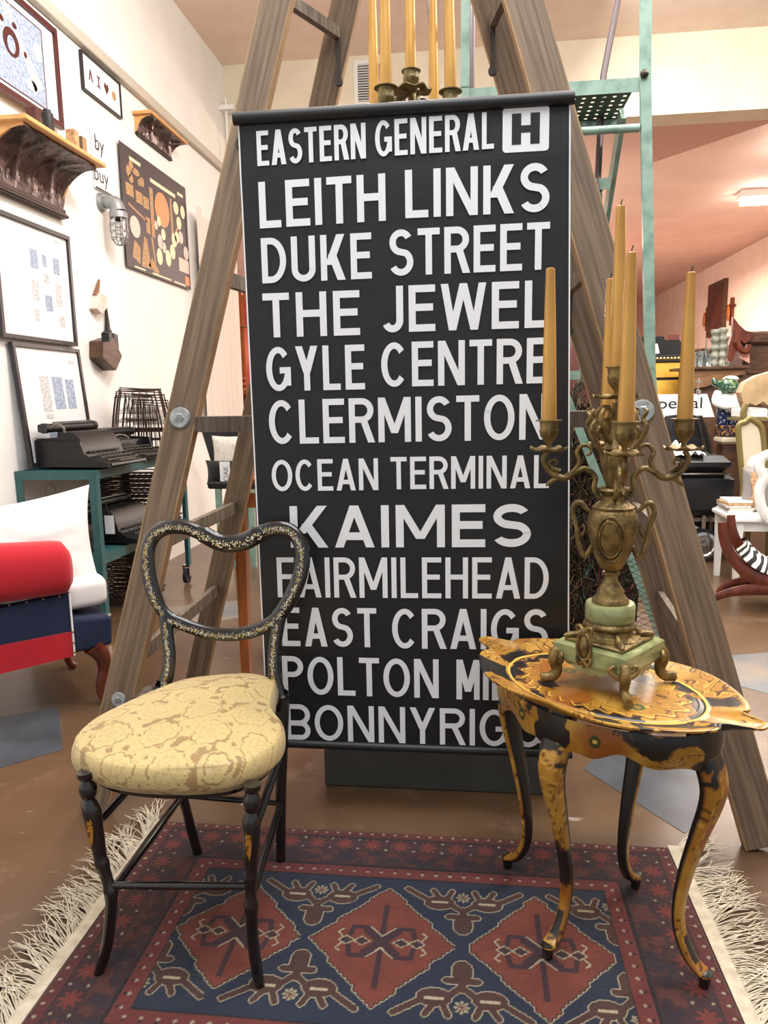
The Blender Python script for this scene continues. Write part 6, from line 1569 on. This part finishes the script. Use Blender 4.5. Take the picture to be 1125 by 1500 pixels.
# white chair with cushion and papers
def white_chair():
    t = thing('white_chair', (1.93, 5.1, 0), 'white painted wooden chair holding papers and a cushion', 'chair')
    x0, x1, y0, y1 = 1.66, 2.12, 4.80, 5.22; zs = at(1060, 765, 1, y0).z
    link('seat', MB().bb((x0 - .02, y0 - .02, zs - .005), (x1, y1, zs + .035), .012), M['white'], t, 30); link('apron', MB().bb((x0 + .02, y0 + .01, zs - .06), (x1 - .02, y0 + .03, zs - .0055)), M['white'], t, 0)
    for x in (x0 + .02, x1 - .03):
        for y in (y0 + .02, y1 - .04): link('leg', MB().tube([(x + .0, y, .0005), (x, y, zs - .0055)], [.022, .034], 4), M['white'], t, 0)
    q = lambda px, py: at(px, py, 1, y0 - .03); P = spline([q(1128, 762), q(1116, 745), q(1112, 720), q(1118, 700), q(1112, 682), q(1120, 668), q(1150, 660)], 6); link('back_hoop', MB().tube(P, .02, 8, oval=1.6), M['white'], t)
    link('back_post', MB().tube([q(1130, 770), q(1150, 660)], .018, 8), M['white'], t)
    p = at(1103, 700, 1, y1 + .02); link('backrest_knob', MB().ball((p.x - .0, y1 + .0, at(1103, 680, 1, y1).z), (.05, .03, .06), 12, 8), M['white'], t)
    return zs + .036, x0, y0
zs, x0, y0 = white_chair()
c = cushion((1.90, 5.05, zs + .15), .15, .14, .06, M['greypillow'], 'taupe cushion with patterned band standing on the white chair', 0, R(14))
link('patterned_band', MB().grid(lambda u, v: Vector((1.775 + .045 * u + .03 * math.sin(PI * v), 5.005 - .035 * math.sin(PI * v) - .03 * u, zs + .025 + .24 * v)), 4, 12), M['strap'], c, 60)
for k in range(5):
    o = link('paper_stack', MB().box((x0 + .07 + .008 * math.sin(k * 2), 5.06, zs + .006 + .016 * k), (.15, .24 - .01 * k, .014), Matrix.Rotation(.12 * math.sin(k * 3), 3, 'Z')), [M['paper'], M['posterpink'], M['printgrey'], M['postertan'], M['paper']][k], None, 0)
    tag(o, ['lowest white booklet in the pile on the white chair', 'pinkish booklet second from the bottom on the white chair', 'pale grey booklet in the middle of the pile on the white chair', 'tan printed booklet just under the top white one', 'top white sheet of the pile on the white chair'][k], 'booklet', 'booklets on the white chair')
# zebra curule stool
def zebra():
    Y0, Y1 = 4.27, 4.52; c = at(1152, 765, 1, Y0); rr_ = c.x - at(1058, 765, 1, Y0).x; t = thing('curule_stool', (c.x, 4.45, 0), 'curved mahogany stool with black and white zebra seat', 'stool')
    fz = .002
    c0x = c.x
    for y in (Y0, Y1):
        c.x = c0x + (.13 if y == Y1 else 0)
        P = [(c.x - rr_ * math.cos(PI * i / 24), y, c.z - rr_ * 1.02 * math.sin(PI * i / 24)) for i in range(25)]; link('upper_curve', MB().tube(P, lerp_list([.024, .036, .06, .036, .024], 25), 8, oval=.45, side=(0, 1, 0)), M['mahog'], t, 60)
        zb = c.z - rr_ * 1.02 - .03; P = [(c.x - rr_ * 1.15 * math.cos(PI * i / 24), y, fz + .012 + (zb - .015) * math.sin(PI * i / 24) ** .65) for i in range(25)]; link('lower_curve', MB().tube(P, lerp_list([.016, .026, .046, .026, .016], 25), 8, oval=.55, side=(0, 1, 0)), M['mahog'], t, 60)
    c.x = c0x; mb = MB(); nu, nv = 260, 50; cols = []
    for j in range(nv):
        for i in range(nu):
            u, v = i / (nu - 1), j / (nv - 1); a = PI * (.16 + .68 * u); r_ = rr_ - .035 - .035 * math.sin(PI * v) * 0
            th = .05 * math.sin(PI * min(1, max(0, v))) ** .4
            mb.v.append((c.x + .13 * v - (r_ - th) * math.cos(a), Y0 - .028 + (Y1 - Y0 + .056) * v, c.z - (r_ - th) * 1.0 * math.sin(a)))
            s_ = math.sin(u * 95 + 4.5 * mnoise.noise(Vector((u * 5, v * 3, 0))) + 3.0 * v); cols.append((.82, .80, .72) if s_ > 0 else (.01, .01, .01))
    for j in range(nv - 1):
        for i in range(nu - 1): a = j * nu + i; mb.f.append((a, a + nu, a + nu + 1, a + 1))
    link('zebra_seat', mb, mat('zebra_hide', (255, 255, 255), .7, paint=True), t, 60, colors=np.array(cols))
zebra()
# right wall: dark painting and crucifixes
def paintings():
    X = 5.2
    a, b, c_ = at(1042, 422, 0, X - .03), at(1064, 408, 0, X - .03), at(1042, 490, 0, X - .03)
    y0, y1 = min(a.y, b.y), max(a.y, b.y); t = thing('dark_painting', (X, (y0 + y1) / 2, c_.z), 'dark framed oil painting high on the far pink wall', 'painting')
    link('frame', MB().bb((X - .08, y0 - .05, c_.z - .06), (X, y1 + .05, a.z + .06)), M['walnut'], t, 0); link('canvas', MB().bb((X - .09, y0 + .05, c_.z), (X - .081, y1 - .05, a.z)), mat('dark_canvas', (52, 26, 22), .35, c2=(90, 44, 34), scale=1.5), t, 0)
    for (px, y0_, y1_, lb) in ((1072, 436, 476, 'wooden crucifix to the right of the dark painting'), (1036, 450, 484, 'wooden crucifix to the left of the dark painting')):
        p, q = at(px, y0_, 0, X - .04), at(px, y1_, 0, X - .04); t = thing('crucifix', (X, p.y, q.z), lb, 'crucifix'); h_ = p.z - q.z
        link('upright', MB().bb((X - .05, p.y - .06, q.z), (X, p.y + .06, p.z)), M['mahog'], t, 0); link('crossbar', MB().bb((X - .06, p.y - h_ * .36, q.z + h_ * .66), (X - .051, p.y + h_ * .36, q.z + h_ * .78)), M['mahog'], t, 0)
        link('figure', MB().ball((X - .09, p.y, q.z + h_ * .45), (.028, .07, h_ * .3), 10, 8), M['honey'], t)
paintings()
# distant dark furniture with a lamp
for k, (px, py, y, w_, lb) in enumerate(((955, 515, 11, .5, 'dark rounded chair back far away beside the green post'), (975, 520, 13, .7, 'second dark chair back far away, right of the first'))):
    p = at(px, py, 1, y); z = at(px, py - 22, 1, y).z; mb = MB().prism([(p.x - w_ * .5, y, 0), (p.x + w_ * .5, y, 0), (p.x + w_ * .5, y, z * .9), (p.x + w_ * .3, y, z), (p.x - w_ * .3, y, z), (p.x - w_ * .5, y, z * .88)], (0, .15, 0)); tag(link('far_chair_back', mb, M['leather'], None, 0), lb, 'chair')
p = at(957, 511, 1, 10.4); t = thing('table_lamp', (p.x, 10.4, 0), 'small glowing table lamp in the far distance', 'lamp')
link('stand', MB().cyl((p.x, 10.4, .001), (p.x, 10.4, p.z - .06), .03), M['walnut'], t); link('shade', MB().lathe([(.08, p.z - .059), (.05, p.z + .06)], (p.x, 10.4, 0), 14), M['lampglow'], t)
p = at(984, 512, 1, 14); tag(link('tall_screen', MB().bb((p.x - .06, 14, 0), (p.x + .12, 14.06, at(984, 490, 1, 14).z)), M['redframe'], None, 0), 'tall dark red panel far away left of the right candle', 'screen')
for k, (px0, px1, py, y, m, lb) in enumerate(((838, 865, 520, 12.5, 'redframe', 'dark red far cabinet seen between the ladder rails'), (860, 880, 505, 14.5, 'posterorange', 'orange painted far cupboard seen through the ladder'))):
    a, b = at(px0, py, 1, y), at(px1, py, 1, y); tag(link('far_cabinet', MB().bb((a.x, y, 0), (b.x, y + .4, at(px0, py - 45, 1, y).z)), M[m], None, 0), lb, 'cabinet')
